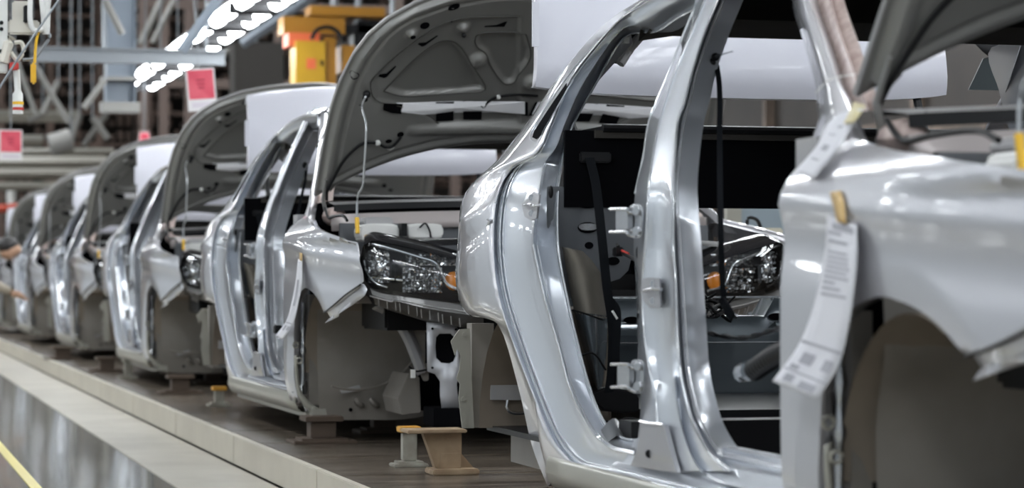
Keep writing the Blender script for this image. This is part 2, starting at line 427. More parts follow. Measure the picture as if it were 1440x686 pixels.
loft(mb, [[(p[0] - .004, p[1] + .05, p[2]) for p in col(XL, .09)], col(XL, .085), col(mixx(XL, XA, .35), .055), col(XA, .022), col(mixx(XA, XB, .12), .016), col(mixx(XA, XB, .5), .018, .6), col(XB, .016, 1), col(mixx(XB, XC, .6), .020, .7),
          col(mixx(XB, XC, .9), .018), col(XC, .028), col(mixx(XC, XR, .45), .055), col(mixx(XC, XR, .6), .052), col(XR, .085), [(p[0] - .004, p[1] + .05, p[2]) for p in col(XR, .09)]], 5)
mb.mirror(W2)
mb.build('centre_pillar', JAMB, root, smooth=50)

def pb(name, xs, d, i0=0, i1=None, r=.002): highlight_bead(name, [SK(x, y, d) for x, y in list(zip(xs, ys))[i0:i1]], r)
pb('pillar_highlight', mixx(XA, XB, .04), .015); pb('pillar_highlight', XR, .084, r=.0026); pb('pillar_highlight', XL, .083, 0, 8, r=.0026); pb('pillar_highlight', XC, .022)
plate_pts = [(901, 595), (934, 598), (941, 630), (952, 665), (886, 655), (895, 634)]
mb = MB(); mb.poly([SK(x, y, .004) for x, y in plate_pts], (.0, .01, 0)); mb.mirror(W2); mb.build('pillar_foot_cover', DULLSILVER, root, smooth=0, bevel=.001)
highlight_bead('foot_cover_edge', [SK(x, y, .001) for x, y in [(900, 592), (915, 595), (932, 597)]], .003)
# front door opening: hinge side is behind the fender, sill steps below
mb = MB()
ex = lambda z, d: [(1.45, vf(1, .31) + d, z - PZ), (1.7, vf(1, .31) + d, z - PZ), (2.1, vf(1, .31) + d, z - PZ), (2.76, vf(1, .31) + d, z - PZ)]
loft(mb, [ex(.312, 0), ex(.318, .01), ex(.324, .004), ex(.332, .014), ex(.338, .03), ex(.352, .034), ex(.358, .05), ex(.385, .062), ex(.392, .085), ex(.400, .088), ex(.402, .12)], 3)
mb.mirror(W2)
mb.build('sill_step', JAMB, root, smooth=50)
# rounded lower rear corner of the front door opening
mb = MB()
cin = [(966, 516), (976, 557), (988, 597), (998, 620), (1013, 636), (1045, 643), (1115, 657)]
cmid = [(958, 516), (965, 557), (976, 597), (990, 628), (1008, 649), (1040, 660), (1115, 674)]
cout = [(948, 530), (953, 575), (964, 620), (980, 655), (1000, 672), (1030, 682), (1115, 700)]
loft(mb, [[SK(x, y, .012) for x, y in cout], [SK(x + 2, y - 1, .024) for x, y in cout], [SK(x - 2, y + 1, .040) for x, y in cmid], [SK(x, y, .052) for x, y in cmid], [SK(*lerp2(a, b_, .6), .075) for a, b_ in zip(cmid, cin)], [SK(*lerp2(a, b_, .7), .072) for a, b_ in zip(cmid, cin)], [SK(x, y, .09) for x, y in cin], [SK(x, y, .13) for x, y in cin]], 5)
mb.mirror(W2)
mb.build('front_door_frame', JAMB, root, smooth=50)

# ---- windscreen pillar
al = [(1115, 0), (1130, 58), (1140, 93), (1148, 125), (1149, 150), (1150, 172), (1128, 228), (1110, 262)]
am = [(1140, 0), (1160, 52), (1172, 88), (1182, 118), (1192, 138), (1200, 160), (1212, 200), (1225, 240)]
an = [(1153, 0), (1168, 52), (1183, 93), (1190, 123), (1198, 136), (1207, 158), (1222, 195), (1240, 235)]
ar = [(1186, 0), (1204, 53), (1218, 93), (1226, 118), (1232, 135), (1240, 152), (1252, 180), (1265, 222)]
def pill(px, d, zt, du): return [UZ(1.86 + du, 1.475 + zt, d), UZ(2.02 + du, 1.405 + zt, d)] + [SK(x, y, d) for x, y in px]
mb = MB()
loft(mb, [pill(al, .11, -.03, -.02), pill(al, .085, -.03, -.02), pill([lerp2(a, b_, .3) for a, b_ in zip(al, am)], .03, -.015, -.01), pill([lerp2(a, b_, .75) for a, b_ in zip(al, am)], .012, 0, 0), pill(am, .02, .012, .01), pill([lerp2(a, b_, .7) for a, b_ in zip(am, an)], .05, .014, .02)], 5, 2)
mb.mirror(W2)
mb.build('windscreen_pillar', SILVER, root, smooth=50)
mb = MB()
loft(mb, [pill([lerp2(a, b_, .7) for a, b_ in zip(am, an)][:6], .05, .014, .02), pill(an[:6], .052, .015, .03), pill([lerp2(a, b_, .4) for a, b_ in zip(an, ar)][:6], .045, .02, .04), pill([lerp2(a, b_, .5) for a, b_ in zip(an, ar)][:6], .065, .02, .045), pill(ar[:6], .075, .02, .06), pill(ar[:6], .12, .0, .06)], 5, 2)
mb.mirror(W2)
mb.build('windscreen_flange', SEALER, root, smooth=50)

# ---- front fender
def vfen(u, z):
    v = vf(u, z) * (1.0 if z < .9 else .55)
    if z > 0.92: v += 5.5 * (z - 0.92) ** 2
    v -= 0.007 * math.exp(-((z - 0.897 + 0.07 * (u - 2.7)) / 0.025) ** 2)
    v += 0.008 * math.exp(-((z - 0.82 + 0.07 * (u - 2.7)) / 0.05) ** 2)
    dd = math.hypot(u - 3.12, (z - 0.37)); 
    if dd < 0.41 and u < 3.45: v += (0.41 - dd) * 0.20
    return v - 0.016
T_ = [(2.65, .27), (2.645, .40), (2.64, .55), (2.64, .70), (2.64, .83), (2.65, .915), (2.71, .985), (2.80, 1.01), (2.95, .995), (3.10, .975), (3.25, .958), (3.40, .94), (3.56, .922), (3.70, .902), (3.735, .86), (3.755, .80)]
L_ = [(2.78, .27), (2.785, .38), (2.80, .48), (2.82, .56), (2.86, .63), (2.90, .675), (2.95, .70), (3.01, .718), (3.08, .728), (3.15, .722), (3.23, .705), (3.30, .678), (3.36, .645), (3.42, .640), (3.57, .692), (3.75, .752)]
A = crom([(a[0], 0, a[1]) for a in T_], 4); B = crom([(a[0], 0, a[1]) for a in L_], 4)
mb = MB(); G = []
for i in range(25):
    f_ = i / 24
    G.append([(a.x + (b_.x - a.x) * f_, vfen(a.x + (b_.x - a.x) * f_, a.z + (b_.z - a.z) * f_), a.z + (b_.z - a.z) * f_ - PZ) for a, b_ in zip(A, B)])
mb.grid(G)
lip = G[-1][:4 * 12 + 2]; mb.grid([lip, [(p[0], p[1] + .02, p[2]) for p in lip]])
topl = G[0][4 * 6:4 * 13 + 1]; mb.grid([topl, [(p[0], p[1] + .008, p[2] - .001) for p in topl], [(p[0], p[1] + .012, p[2] - .012) for p in topl], [(p[0], p[1] + .035, p[2] - .014) for p in topl]])
rearl = G[0][:4 * 6]; mb.grid([rearl, [(p[0] - .001, p[1] + .012, p[2]) for p in rearl]])
mb.mirror(W2)
mb.build('front_fender', SILVER, root, smooth=45, solid=0.0012)
# crumpled bracket under the fender nose
mb = MB()
tp = [UZ(3.38, .640, .0, vfen), UZ(3.46, .655, .0, vfen), UZ(3.54, .68, .0, vfen), UZ(3.62, .710, .0, vfen), UZ(3.73, .745, .0, vfen)]
lo1 = [(p[0] + .012, p[1] + .02, p[2] - .022) for p in tp]
lo2 = [(p[0] + dx, p[1] + dy, p[2] - dz) for p, dx, dy, dz in zip(tp, (.03, .02, .03, .02, .02), (-.004, .03, .0, .03, .01), (.042, .032, .045, .034, .042))]
loft(mb, [tp, [(p[0], p[1] + .012, p[2] - .004) for p in tp], lo1, lo2], 3)
mb.mirror(W2)
fb = mb.build('fender_bracket', SILVER, root, smooth=30, solid=0.0015)
mb = MB(); mb.tube([(p[0], p[1] - .003, p[2] - .004) for p in crom(tp, 3)], .0035, 6); mb.mirror(W2); mb.build('dark_seam', BLACKP, root)  # dark tube drawn as the seam line between fender and bracket

# ---- roof
mb = MB(); G = []; H = []
for i in range(13):
    u = 0.80 + (1.93 - 0.80) * i / 12; row = []
    ze = 1.505 - 0.20 * max(0, (1.15 - u)) ** 1.5 * 1.3 - .18 * max(0, u - 1.75) ** 1.3
    for j in range(17):
        k = j / 16; y = 0.30 + (W2 - 0.60) * k; z = ze + 0.055 * (1 - (2 * k - 1) ** 2) ** 0.8
        row.append((u, y, z - PZ))
    G.append(row); H.append([(p[0], p[1], p[2] - .03) for p in row])
mb.grid(G); mb.build('roof_panel', SILVER, root, smooth=60, solid=0.0015)
mb = MB(); mb.grid(H); mb.grid([H[0], [(p[0] - .02, p[1], p[2] - .04) for p in H[0]], [(p[0] + .03, p[1], H[0][8][2] - .085) for p in H[0]], [(p[0] + .15, p[1], H[0][8][2] - .05) for p in H[0]]])
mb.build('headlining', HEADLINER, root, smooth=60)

# ---- boot lid, open, outer face forward
lp = [(757, -70, 7.02), (757, 0, 7.0), (758, 70, 6.98), (762, 115, 6.95), (790, 135, 6.93)]
mb = MB(); G = []
hw = 0.655; yc = W2 / 2
for i in range(15):
    k = i / 14; z = 1.312 + (1.70 - 1.312) * k
    row = []
    for j in range(25):
        a = 2 * j / 24 - 1
        w_ = hw * (1 - .02 * k)
        zz = z + 0.055 * (1 - a * a) * (k) + (-.012 * (1 - a * a) + 0.015 * abs(a) ** 6) * (1 - k)
        u = -0.06 + 0.05 * (1 - a * a) - 0.10 * k ** 2 - .03 * (k - .35) ** 2
        if k < .12: u -= (0.12 - k) * .10
        row.append((u, yc + a * w_, zz - PZ))
    G.append(row)
mb.grid(G)
rim = [r[0] for r in G]; mb.grid([rim, [(p[0] - .03, p[1] - .002, p[2]) for p in rim]]); rim = [r[-1] for r in G]; mb.grid([rim, [(p[0] - .03, p[1] + .002, p[2]) for p in rim]])
mb.grid([G[0], [(p[0] - .05, p[1], p[2]) for p in G[0]]]); mb.grid([G[-1], [(p[0] - .02, p[1], p[2] + .01) for p in G[-1]], [(p[0] - .12, p[1], p[2] - .03) for p in G[-1]]])
lid = mb.build('boot_lid', LIDM, root, smooth=40, solid=0.0015)
mb = MB(); G2 = [[(p[0] - .045, p[1], p[2]) for p in r[1:-1]] for r in G]; mb.grid(G2); mb.build('lid_inner_panel', HOODIN, lid, smooth=40)
mb = MB()
for yy in (yc - .56, yc + .56):
    mb.tube(crom([(0.10, yy, 1.02 - PZ), (0.06, yy, 1.14 - PZ), (-.03, yy, 1.22 - PZ), (-.09, yy, 1.33 - PZ)], 4), .013, 8)
mb.build('hinge_arm', BLACKP, lid)
mb = MB()
for yy in (.235,): mb.box((-.045, yy, 1.32), (-.035, yy + .02, 1.45)); 
mb.build('lid_edge_tab', LIDM, lid, smooth=0)

# ---- parcel shelf, bulkhead, boot
ub = .70
def lat(name, px, u, m, th=.004, parent=root, smooth=0):
    return MB().poly([LT(x, y, u) for x, y in px], (-th, 0, 0)).build(name, m, parent, smooth=smooth)
mb = MB()
mb.box((ub - .42, .24, 1.150 - PZ), (ub + .02, W2 - .24, 1.166 - PZ)); mb.tube([(ub + .02, .22, 1.156 - PZ), (ub + .02, W2 - .22, 1.156 - PZ)], .012, 8)
mb.build('parcel_shelf', BLACKP, root, smooth=40)
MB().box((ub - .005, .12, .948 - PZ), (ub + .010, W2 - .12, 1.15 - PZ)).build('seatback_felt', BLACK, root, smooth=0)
MB().box((ub + .005, .20, 1.13 - PZ), (ub + .022, W2 - .20, 1.150 - PZ)).build('felt_top_roll', HEADLINER, root, smooth=0)
mb = MB()
for m_ in (0, 1):
    o_ = [LT(x, y, ub) for x, y in [(770, 262), (890, 263), (897, 272), (893, 320), (889, 360), (884, 380), (872, 392), (852, 398), (800, 420), (770, 420)]]
    if m_: o_ = [(p[0], W2 - p[1], p[2]) for p in o_]
    mb.poly(o_, (-.01, 0, 0))
bulk = mb.build('bulkhead_gusset', GREYBULK, root, smooth=0, bevel=.002)
def slot(mbb, x, y, rx, ry, u, th=.004, seg=14, sq=1.0):
    mbb.poly([LT(x + rx * math.copysign(abs(math.cos(a)) ** sq, math.cos(a)), y + ry * math.copysign(abs(math.sin(a)) ** sq, math.sin(a)), u) for a in [2 * PI * k / seg for k in range(seg)]], (th, 0, 0))
mb = MB(); slot(mb, 826, 287, 15, 6, ub); slot(mb, 826, 320, 14, 8, ub); slot(mb, 828, 345, 6, 5, ub); slot(mb, 862, 367, 9, 6, ub)
mb.build('gusset_hole', BLACK, bulk, smooth=0)
mb = MB(); slot(mb, 826, 319, 13, 5, ub + .003, .008, sq=.8); slot(mb, 829, 280, 12, 2.5, ub + .003, .006)
mb.build('pressed_rib', STEEL, bulk, smooth=30)
# inner wheel housing, padded top and glossy lower half
def wheelh(name, y0, y1, m):
    st = [(y0 + (y1 - y0) * i / 8) for i in range(9)]
    mb = MB(); G = []
    for y in st:
        k = (y - 344) / 216.0
        xr = 846 + 8 * math.sin(min(1, max(0, k)) * PI) if k > .15 else 800 + 46 * math.sqrt(max(0, min(1, (k + .02) / .17)))
        xl = 5 + ([785, 797, 812, 832, 840][min(3, int(max(0, y - 344) / 68))] + (([785, 797, 812, 832, 840][min(3, int(max(0, y - 344) / 68)) + 1] - [785, 797, 812, 832, 840][min(3, int(max(0, y - 344) / 68))]) * ((max(0, y - 344) / 68) % 1)))
        xr = max(xr, xl + 6)
        row = []
        for j in range(13):
            a = j / 12; x = xl + (xr - xl) * a; row.append(LT(x, y + (6 * a), .80 - .10 * (2 * a - .9) ** 2))
        row.append((row[-1][0] - .25, row[-1][1] + .02, row[-1][2]))
        G.append(row)
    mb.grid(G); return mb.build(name, m, root, smooth=60)
wheelh('wheel_housing_pad', 347, 442, DUSTY)
wheelh('inner_wheel_housing', 438, 562, GREYSHINY)
MB().tube(crom([LT(795, 434, .83), LT(820, 440, .82), LT(848, 450, .80)], 5), .0025, 6).tube(crom([LT(815, 500, .83), LT(835, 497, .82), LT(852, 520, .80)], 5), .003, 6).build('housing_seam', BLACKP, root)
# belt and its slot
mb = MB(); mb.box((ub + .012, LT(812, 222, ub)[1], LT(812, 229, ub)[2]), (ub + .026, LT(856, 222, ub)[1], LT(812, 214, ub)[2]))
mb.build('belt_slot', BLACKP, root, smooth=0, bevel=.004)
mb = MB(); mb.ribbon(crom([LT(829, 222, ub + .03), LT(838, 260, ub + .06), LT(846, 330, ub + .14), LT(853, 400, ub + .16), LT(861, 460, ub + .14), LT(860, 520, ub + .12), LT(856, 552, ub + .12)], 5), (.0, 1, .08), .024, .003)
mb.ribbon(crom([LT(858, 420, ub + .15), LT(868, 440, ub + .15), LT(866, 500, ub + .13), LT(868, 560, ub + .1)], 5), (.3, 1, .1), .02, .003)
mb.build('rear_seat_belt', BELT, root)
MB().poly([LT(x, y, ub + .12) for x, y in [(834, 552), (850, 545), (892, 549), (899, 560), (899, 578), (880, 581), (850, 578), (836, 565)]], (-.12, 0, 0)).build('retractor_box', BLACKP, root, smooth=0, bevel=.004)
mb = MB(); mb.tube(crom([LT(852, 592, ub + .3), LT(866, 595, ub + .3), LT(880, 588, ub + .3), LT(900, 590, ub + .3)], 5), .003, 6); mb.tube(crom([LT(858, 600, ub + .3), LT(872, 597, ub + .3), LT(885, 600, ub + .3)], 5), .004, 6); mb.tube(crom([LT(868, 344, ub + .2), LT(875, 355, ub + .2), LT(895, 366, ub + .55), LT(899, 372, ub + .6)], 5), .0045, 6)
mb.build('wiring_tail', BLACKP, root)
MB().box(tuple(a - .012 for a in LT(869, 354, ub + .2)), tuple(a + .012 for a in LT(869, 354, ub + .2))).build('wiring_plug', BLACKP, root, smooth=0, bevel=.003)
MB().tube([LT(874, 352, ub + .21), LT(884, 357, ub + .3)], .003, 6).build('red_wire', RED, root)
MB().tube([LT(861, 437, ub + .2), LT(868, 448, ub + .2)], .003, 6).build('buckle_tag', WHITEP, root)

# floor pan and rear end panel
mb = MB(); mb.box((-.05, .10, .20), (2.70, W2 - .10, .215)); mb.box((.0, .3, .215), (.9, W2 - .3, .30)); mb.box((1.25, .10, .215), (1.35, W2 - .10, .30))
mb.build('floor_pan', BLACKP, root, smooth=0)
mb = MB(); loft(mb, [[LT(x, y, ub + .5) for x, y in [(840, 610), (862, 588), (880, 600), (900, 590)]], [LT(x, y, ub + .6) for x, y in [(850, 625), (870, 612), (885, 618), (900, 616)]]], 4)
mb.build('floor_mat_edge', GREYBULK, root, smooth=60)
mb = MB()
zt = LT(1000, 419, -.12)[2]
prof = [(-.20, zt), (-.10, zt + .004), (-.085, zt), (-.08, zt - .012), (-.075, zt - .07), (-.055, zt - .09), (-.05, zt - .12)]
G = []
for u, z in prof:
    row = []
    for j in range(49):
        y = .15 + (W2 - .30) * j / 48; k = (y - W2 / 2)
        dip = .055 * max(0, min(1, (abs(k + .05) < .14) * 1.0)) 
        zz = z - (dip if z > zt - .08 else 0)
        row.append((u, y, zz))
    G.append(row)
mb.grid(G)
mb.box((-.06, .15, .22), (-.05, W2 - .15, zt - .11))
endp = mb.build('rear_end_panel', GREYSHINY, root, smooth=40)
mb = MB()
for x in (888, 1091): slot(mb, x, 450 if x < 900 else 445, 11, 5, -.07)
mb.build('end_panel_hole', BLACK, endp, smooth=0)
mb = MB()
mb.box((-.11, .2, zt + .0), (-.10, W2 - .2, zt + .006)); mb.box((-.045, .15, LT(1000, 482, -.05)[2]), (-.04, W2 - .15, LT(1000, 480, -.05)[2]))
mb.build('end_panel_edge', STEEL, endp, smooth=0)
# latch wiring in the dip
mb = MB(); random.seed(7)
for i in range(11):
    x0 = 968 + random.random() * 40; y0 = 420 + random.random() * 28
    P_ = [LT(x0, y0, .0 + random.random() * .1)]
    for j in range(3): P_.append(LT(x0 + (j + 1) * 9 + random.uniform(-8, 8), y0 + random.uniform(-14, 10), .0 + random.random() * .1))
    mb.tube(crom(P_, 4), random.uniform(.003, .007), 6)
mb.build('latch_wiring', BLACKP, root)
MB().tube([LT(998, 437, .08), LT(1014, 428, .08)], .007, 8).tube([LT(1030, 441, .06), LT(1036, 446, .06)], .007, 8).build('latch_sleeve', STEEL, root)
# centre belt hanging from the roof rail, tail and anchor
mb = MB()
P_ = [SK(1000, 66, .14), SK(1008, 95, .14), SK(1012, 130, .15), SK(1012, 200, .16), SK(1013, 300, .17), SK(1015, 380, .18), SK(1018, 420, .19), SK(1022, 436, .2)]
mb.ribbon(crom(P_, 6), (.25, 1, 0), .0125, .003); mb.ribbon(crom([SK(1022, 436, .2), SK(1030, 446, .19), SK(1022, 432, .18), SK(1014, 420, .19)], 5), (.6, .2, .6), .02, .006)
mb.build('front_seat_belt', BELT, root)
mb = MB()
for (x, y, r) in [(997, 45, .010), (995, 58, .014), (993, 70, .016), (991, 82, .016), (1000, 88, .012), (1006, 80, .010)]: mb.ball(SK(x, y, .12), r)
mb.tube([SK(1003, 82, .12), SK(1012, 77, .12)], [.008, .003], 6)
mb.build('belt_height_adjuster', BLACKP, root)
MB().tube([SK(1010, 78, .12), SK(1031, 72, .12)], .0018, 6).build('metal_pin', STEEL, root)
# dash side, corrugated hose with its plug
mb = MB()
P_ = crom([SK(1112, 490, .10), SK(1095, 497, .11), SK(1078, 508, .12), SK(1062, 520, .13)], 12); n_ = len(P_)
mb.tube(P_, [.020 + .0035 * math.sin(i * PI) + (.0035 if i % 3 == 0 else 0) for i in range(n_)], 12)
hose = mb.build('corrugated_hose', BLACKP, root, smooth=30)
a = Vector(SK(1064, 519, .13)); b_ = Vector(SK(1044, 524, .135)); MB().tube([a, a.lerp(b_, .4), a.lerp(b_, .5), b_], [.020, .024, .019, .021], 10).build('hose_plug', GREYSHINY, hose, smooth=30)
mb = MB()
P1 = [SK(966, 458, .14), SK(985, 464, .16), SK(1010, 471, .2), SK(1040, 475, .22), (SK(1065, 471, .22)), SK(1090, 463, .2), SK(1112, 460, .18)]
PP = crom(P1, 10)
mb.tube([p + Vector((0, .003 * math.cos(i * .45), .003 * math.sin(i * .45))) for i, p in enumerate(PP)], .003, 6); mb.tube([p - Vector((0, .003 * math.cos(i * .45), .003 * math.sin(i * .45))) for i, p in enumerate(PP)], .0035, 6)
mb.build('twisted_wires', BLACKP, root)
# dash bulkhead and black inner side trim facing the boot
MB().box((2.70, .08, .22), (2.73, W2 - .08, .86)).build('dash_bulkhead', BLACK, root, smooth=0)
mb = MB(); mb.box((2.60, .03, .18), (2.70, .075, .90)); mb.mirror(W2); mb.build('hinge_post', PRIMER, root, smooth=0)

# hinges and plates on the near pillars
def plate(name, pts, d, m, th=.004, parent=root):
    P_ = [SK(x, y, d) for x, y in pts]; return MB().poly(P_, (th * .6, -th, 0)).build(name, m, parent, smooth=0, bevel=.0012)
def rndrect(cx, cy, rx, ry, n=14, sq=.55): return [(cx + rx * math.copysign(abs(math.cos(a)) ** sq, math.cos(a)), cy + ry * math.copysign(abs(math.sin(a)) ** sq, math.sin(a))) for a in [2 * PI * k / n for k in range(n)]]
def hinge(cx, cy):
    h = plate('door_hinge', rndrect(cx, cy, 10, 24), .020, STEEL, .006)
    mb = MB()
    for dy in (-14, 14): mb.disc(SK(cx + 1, cy + dy, .012), (.6, -1, 0), .010, .008, 10)
    mb.build('hinge_bolt', STEEL, h)
    mb = MB()
    for yy in (cy - 17, cy + 15): mb.tube(crom([SK(cx - 4, yy + 6, .012), SK(cx - 12, yy + 4, .0), SK(cx - 16, yy, -.004), SK(cx - 38, yy, -.004)], 4), .004, 8)
    mb.box(SK(cx - 30, cy + 12, .0), tuple(a + b_ for a, b_ in zip(SK(cx - 30, cy + 12, .0), (.09, .012, .048))))
    mb.build('hinge_leaf', STEEL, h)
hinge(896, 311); hinge(898, 529)
st = plate('latch_plate', [(906, 392), (914, 390), (930, 391), (931, 433), (916, 433), (907, 424), (903, 408)], .016, DULLSILVER, .005)
mb = MB(); mb.tube(crom([SK(905, 409, .006), SK(916, 406, .0), SK(930, 407, .006)], 4), .0035, 8)
for dy in (-10, 14): mb.disc(SK(919, 409 + dy, .012), (.6, -1, 0), .008, .004, 10)
mb.build('striker', STEEL, st)
st = plate('latch_plate', [(743, 273), (752, 270), (761, 274), (759, 290), (757, 307), (749, 310), (740, 305), (736, 289)], .026, DULLSILVER, .006)
mb = MB(); mb.tube(crom([SK(737, 288, .014), SK(745, 287, .006), SK(750, 290, .010), SK(759, 288, .016)], 4), .0035, 8)
for dy in (-12, 10): mb.disc(SK(749, 290 + dy, .024), (.6, -1, 0), .009, .006, 10)
mb.build('striker', STEEL, st)
def plug(x, y, d, r=.011):
    mb = MB(); a = Vector(SK(x, y, d)); ax = Vector((.85, -.5, 0)).normalized(); mb.tube([a - ax * .004, a + ax * .006, a + ax * .012, a + ax * .016, a + ax * .028], [r * 1.3, r * 1.3, r * .9, r * 1.05, r * .8], 12)
    mb.build('rubber_buffer', BLACKP, root)
plug(823, 602, .055); plug(917, 637, .018)
mb = MB(); mb.ball(SK(774.5, 270, .052), .010, sz=(.7, .7, 1.7)); mb.build('rubber_plug', BLACKP, root, smooth=0)
mb = MB()
for (x, y, rx, ry, d) in [(898, 355, 2.5, 9, .06), (947, 447, 2.5, 6, .03), (898, 444, 1.5, 4, .06)]: mb.poly([SK(x_, y_, d) for x_, y_ in rndrect(x, y, rx, ry, 10, 1)], (.006, -.004, 0))
mb.build('access_hole', BLACK, root, smooth=0)
# quarter window slot
mb = MB(); q_ = [(797, 117), (797, 122), (788, 143), (772, 172), (762, 190), (755, 196), (749, 193), (752, 184), (764, 165), (780, 141)]
mb.poly([SK(x, y, -.001) for x, y in q_], (.002, -.002, 0)); mb.build('quarter_slot', BLACK, root, smooth=0)
mb = MB(); mb.tube(crom([SK(x, y, -.001) for x, y in [(806, 112), (786, 147), (766, 182), (756, 199), (747, 196), (749, 183), (762, 160), (797, 108), (840, 58)]], 5), .0022, 6)
mb.build('slot_edge', JAMB, root)
# tail lamp recess in the rear corner
mb = MB()
mb.tube(crom([SK(x, y, .002, 0, vq) for x, y in [(660, 284), (655, 291), (658, 300), (672, 307), (690, 309)]], 5), .003, 6); mb.tube(crom([SK(x, y, .0, 0, vq) for x, y in [(660, 288), (676, 286), (698, 285)]], 5), .002, 6)
mb.tube(crom([SK(x, y, .002, 0, vq) for x, y in [(690, 309), (684, 318), (676, 330)]], 5), .003, 6); mb.tube(crom([SK(x, y, .002, 0, vq) for x, y in [(646, 396), (652, 398), (658, 397)]], 4), .002, 6)
mb.build('tail_lamp_recess', JAMB, root)
# inner rear wheel arch, brown
mb = MB(); G = []
for dy in (0.06, .12, .2, .27):
    row = []
    for k in range(15):
        a = PI * k / 14; row.append((min(.45 - .43 * math.cos(a), .93 - 1.2 * dy), dy, .33 - PZ + .355 * math.sin(a)))
    G.append(row)
mb.grid(G)
mb.poly([(min(.45 - .43 * math.cos(a), .60), .27, .33 - PZ + .355 * math.sin(a)) for a in [PI * k / 14 for k in range(15)]], (0, .01, 0)); mb.mirror(W2)
mb.build('rear_wheel_arch_lining', BROWN, root, smooth=60)
# hanging side strip behind the wheel and tail underframe
def latp(name, px, u, m, th=.006, parent=root, **k): return MB().poly([LT(x, y, u) for x, y in px], (-th, 0, 0)).build(name, m, parent, smooth=0, **k)
ust = -.02
stp = latp('corner_bracket', [(646, 463), (661, 462), (663, 520), (667, 602), (650, 602), (645, 560), (647, 540), (642, 532), (646, 520), (648, 500), (643, 490), (640, 500), (634, 480)], ust, BEIGEM, bevel=.001)
mb = MB()
for x, y in [(651, 561), (654, 594), (653, 470)]: mb.disc(LT(x, y, ust), (1, 0, 0), .007, .006, 8)
mb.build('bracket_bolt', BEIGEM, stp)
mb = MB(); mb.box((ust - .09, LT(667, 500, ust)[1], LT(667, 602, ust)[2]), (ust - .03, LT(692, 500, ust - .05)[1], LT(667, 455, ust)[2])); mb.build('corner_post', GREYU, root, smooth=0)
latp('tail_cross_panel', [(690, 562), (690, 536), (705, 534), (760, 536), (760, 563)], .05, PRIMER)
mb = MB(); t_ = [LT(x, y, .06) for x, y in [(714, 562), (713, 573), (720, 580), (734, 581), (745, 578)]]; mb.tube(crom(t_, 4), .005, 8); mb.build('tow_loop', STEEL, root)
mb = MB(); mb.box((.0, .16, .11), (.35, W2 - .3, .20)); mb.box((.3, .4, .08), (2.6, .5, .14)); mb.box((.3, W2 - .5, .08), (2.6, W2 - .4, .14)); mb.build('underframe', GREYU, root, smooth=0)

# ---- front wheel house of the shell (traced on the second car)
def F2(x, y, u): return LT(x, y, u, 1)
mb = MB()
uw = 2.86
# rear wall of the wheel house, bowed, with big round pressing
px_top = [(446, 440), (475, 425), (520, 410), (560, 420), (585, 455), (594, 500)]
px_mid = [(446, 500), (475, 500), (520, 505), (560, 505), (590, 515), (604, 530)]
px_bot = [(449, 586), (475, 590), (520, 590), (558, 590), (590, 586), (604, 580)]
loft(mb, [[F2(x, y - 50, uw + .05) for x, y in px_top], [F2(x, y, uw + .07 + .10 * i / 5) for i, (x, y) in enumerate(px_top)], [F2(x, (y + y2) / 2, uw + .02 + .06 * i / 5) for i, ((x, y), (_, y2)) in enumerate(zip(px_top, px_mid))], [F2(x, y, uw + .03 * i / 5) for i, (x, y) in enumerate(px_mid)], [F2(x, y, uw) for x, y in px_bot]], 4, 4)
mb.mirror(W2); wh = mb.build('front_wheel_house', GREYU, root, smooth=60)
mb = MB()
ring = [F2(500 + 92 * math.cos(a), 470 + 78 * math.sin(a), uw + .10) for a in [PI * (.02 + .60 * k / 20) for k in range(21)]]
mb.tube(ring, .006, 6); mb.build('pressed_ring', GREYU, wh)
mb = MB()
for k in range(3):
    x = 500 + k * 21; mb.tube(crom([F2(x, 560, uw + .01), F2(x + 4, 566, uw + .02), F2(x + 12, 572, uw + .01)], 3), [.004] + [.012] * 5 + [.004], 8)
mb.build('pressed_rib', GREYU, wh)
mb = MB(); mb.disc(F2(493, 576, uw + .005), (1, 0, 0), .008, .004, 10); mb.disc(F2(553, 554, uw + .02), (1, 0, 0), .006, .004, 10); mb.build('drain_hole', BLACK, wh)
mb = MB(); mb.poly([F2(x, y, uw + .02) for x, y in [(478, 548), (505, 541), (508, 548), (480, 554)]], (.004, 0, 0)); mb.build('stiffener_patch', PRIMER, wh, smooth=0)
# brown front half of the arch roof
mb = MB(); G = []
for dy in (0.04, .12, .22, .36):
    G.append([(3.10 - .315 * math.cos(a) + (.0 if dy < .1 else .02), dy, .37 - PZ + .33 * math.sin(a)) for a in [PI * (.02 + .62 * k / 16) for k in range(17)]])
mb.grid(G); mb.mirror(W2)
mb.build('wheel_arch_lining', BROWN, root, smooth=60)
# dark post and hinge gear in the arch, sill end flange
mb = MB(); mb.box((2.74, .06, .14), (2.80, .10, .58)); mb.mirror(W2); mb.build('wing_post', GREYU, root, smooth=0)
mb = MB(); mb.tube(crom([(2.80, .035, z) for z in (.55, .45, .36, .3, .22)], 3), [.008, .012, .009, .016, .008, .010, .014, .008, .008, .009, .007, .007, .007], 8); mb.tube(crom([(2.80, .03, .22), (2.81, .03, .17), (2.81, .05, .12)], 3), .008, 6); mb.mirror(W2)
mb.build('post_hardware', STEEL, root)
mb = MB(); fl = [F2(x, y, 2.83) for x, y in [(414, 500), (414, 516), (418, 552), (426, 568), (435, 577), (447, 585), (458, 591)]]; fl2 = [F2(x + 5, y - 3, 2.83) for x, y in [(414, 500), (414, 516), (418, 550), (426, 563), (435, 571), (447, 579), (457, 586)]]
mb.grid([crom(fl, 3), crom(fl2, 3)]); 
mb.mirror(W2); fo = mb.build('sill_end_flange', BEIGEM, root, smooth=50, solid=.004)
mb = MB()
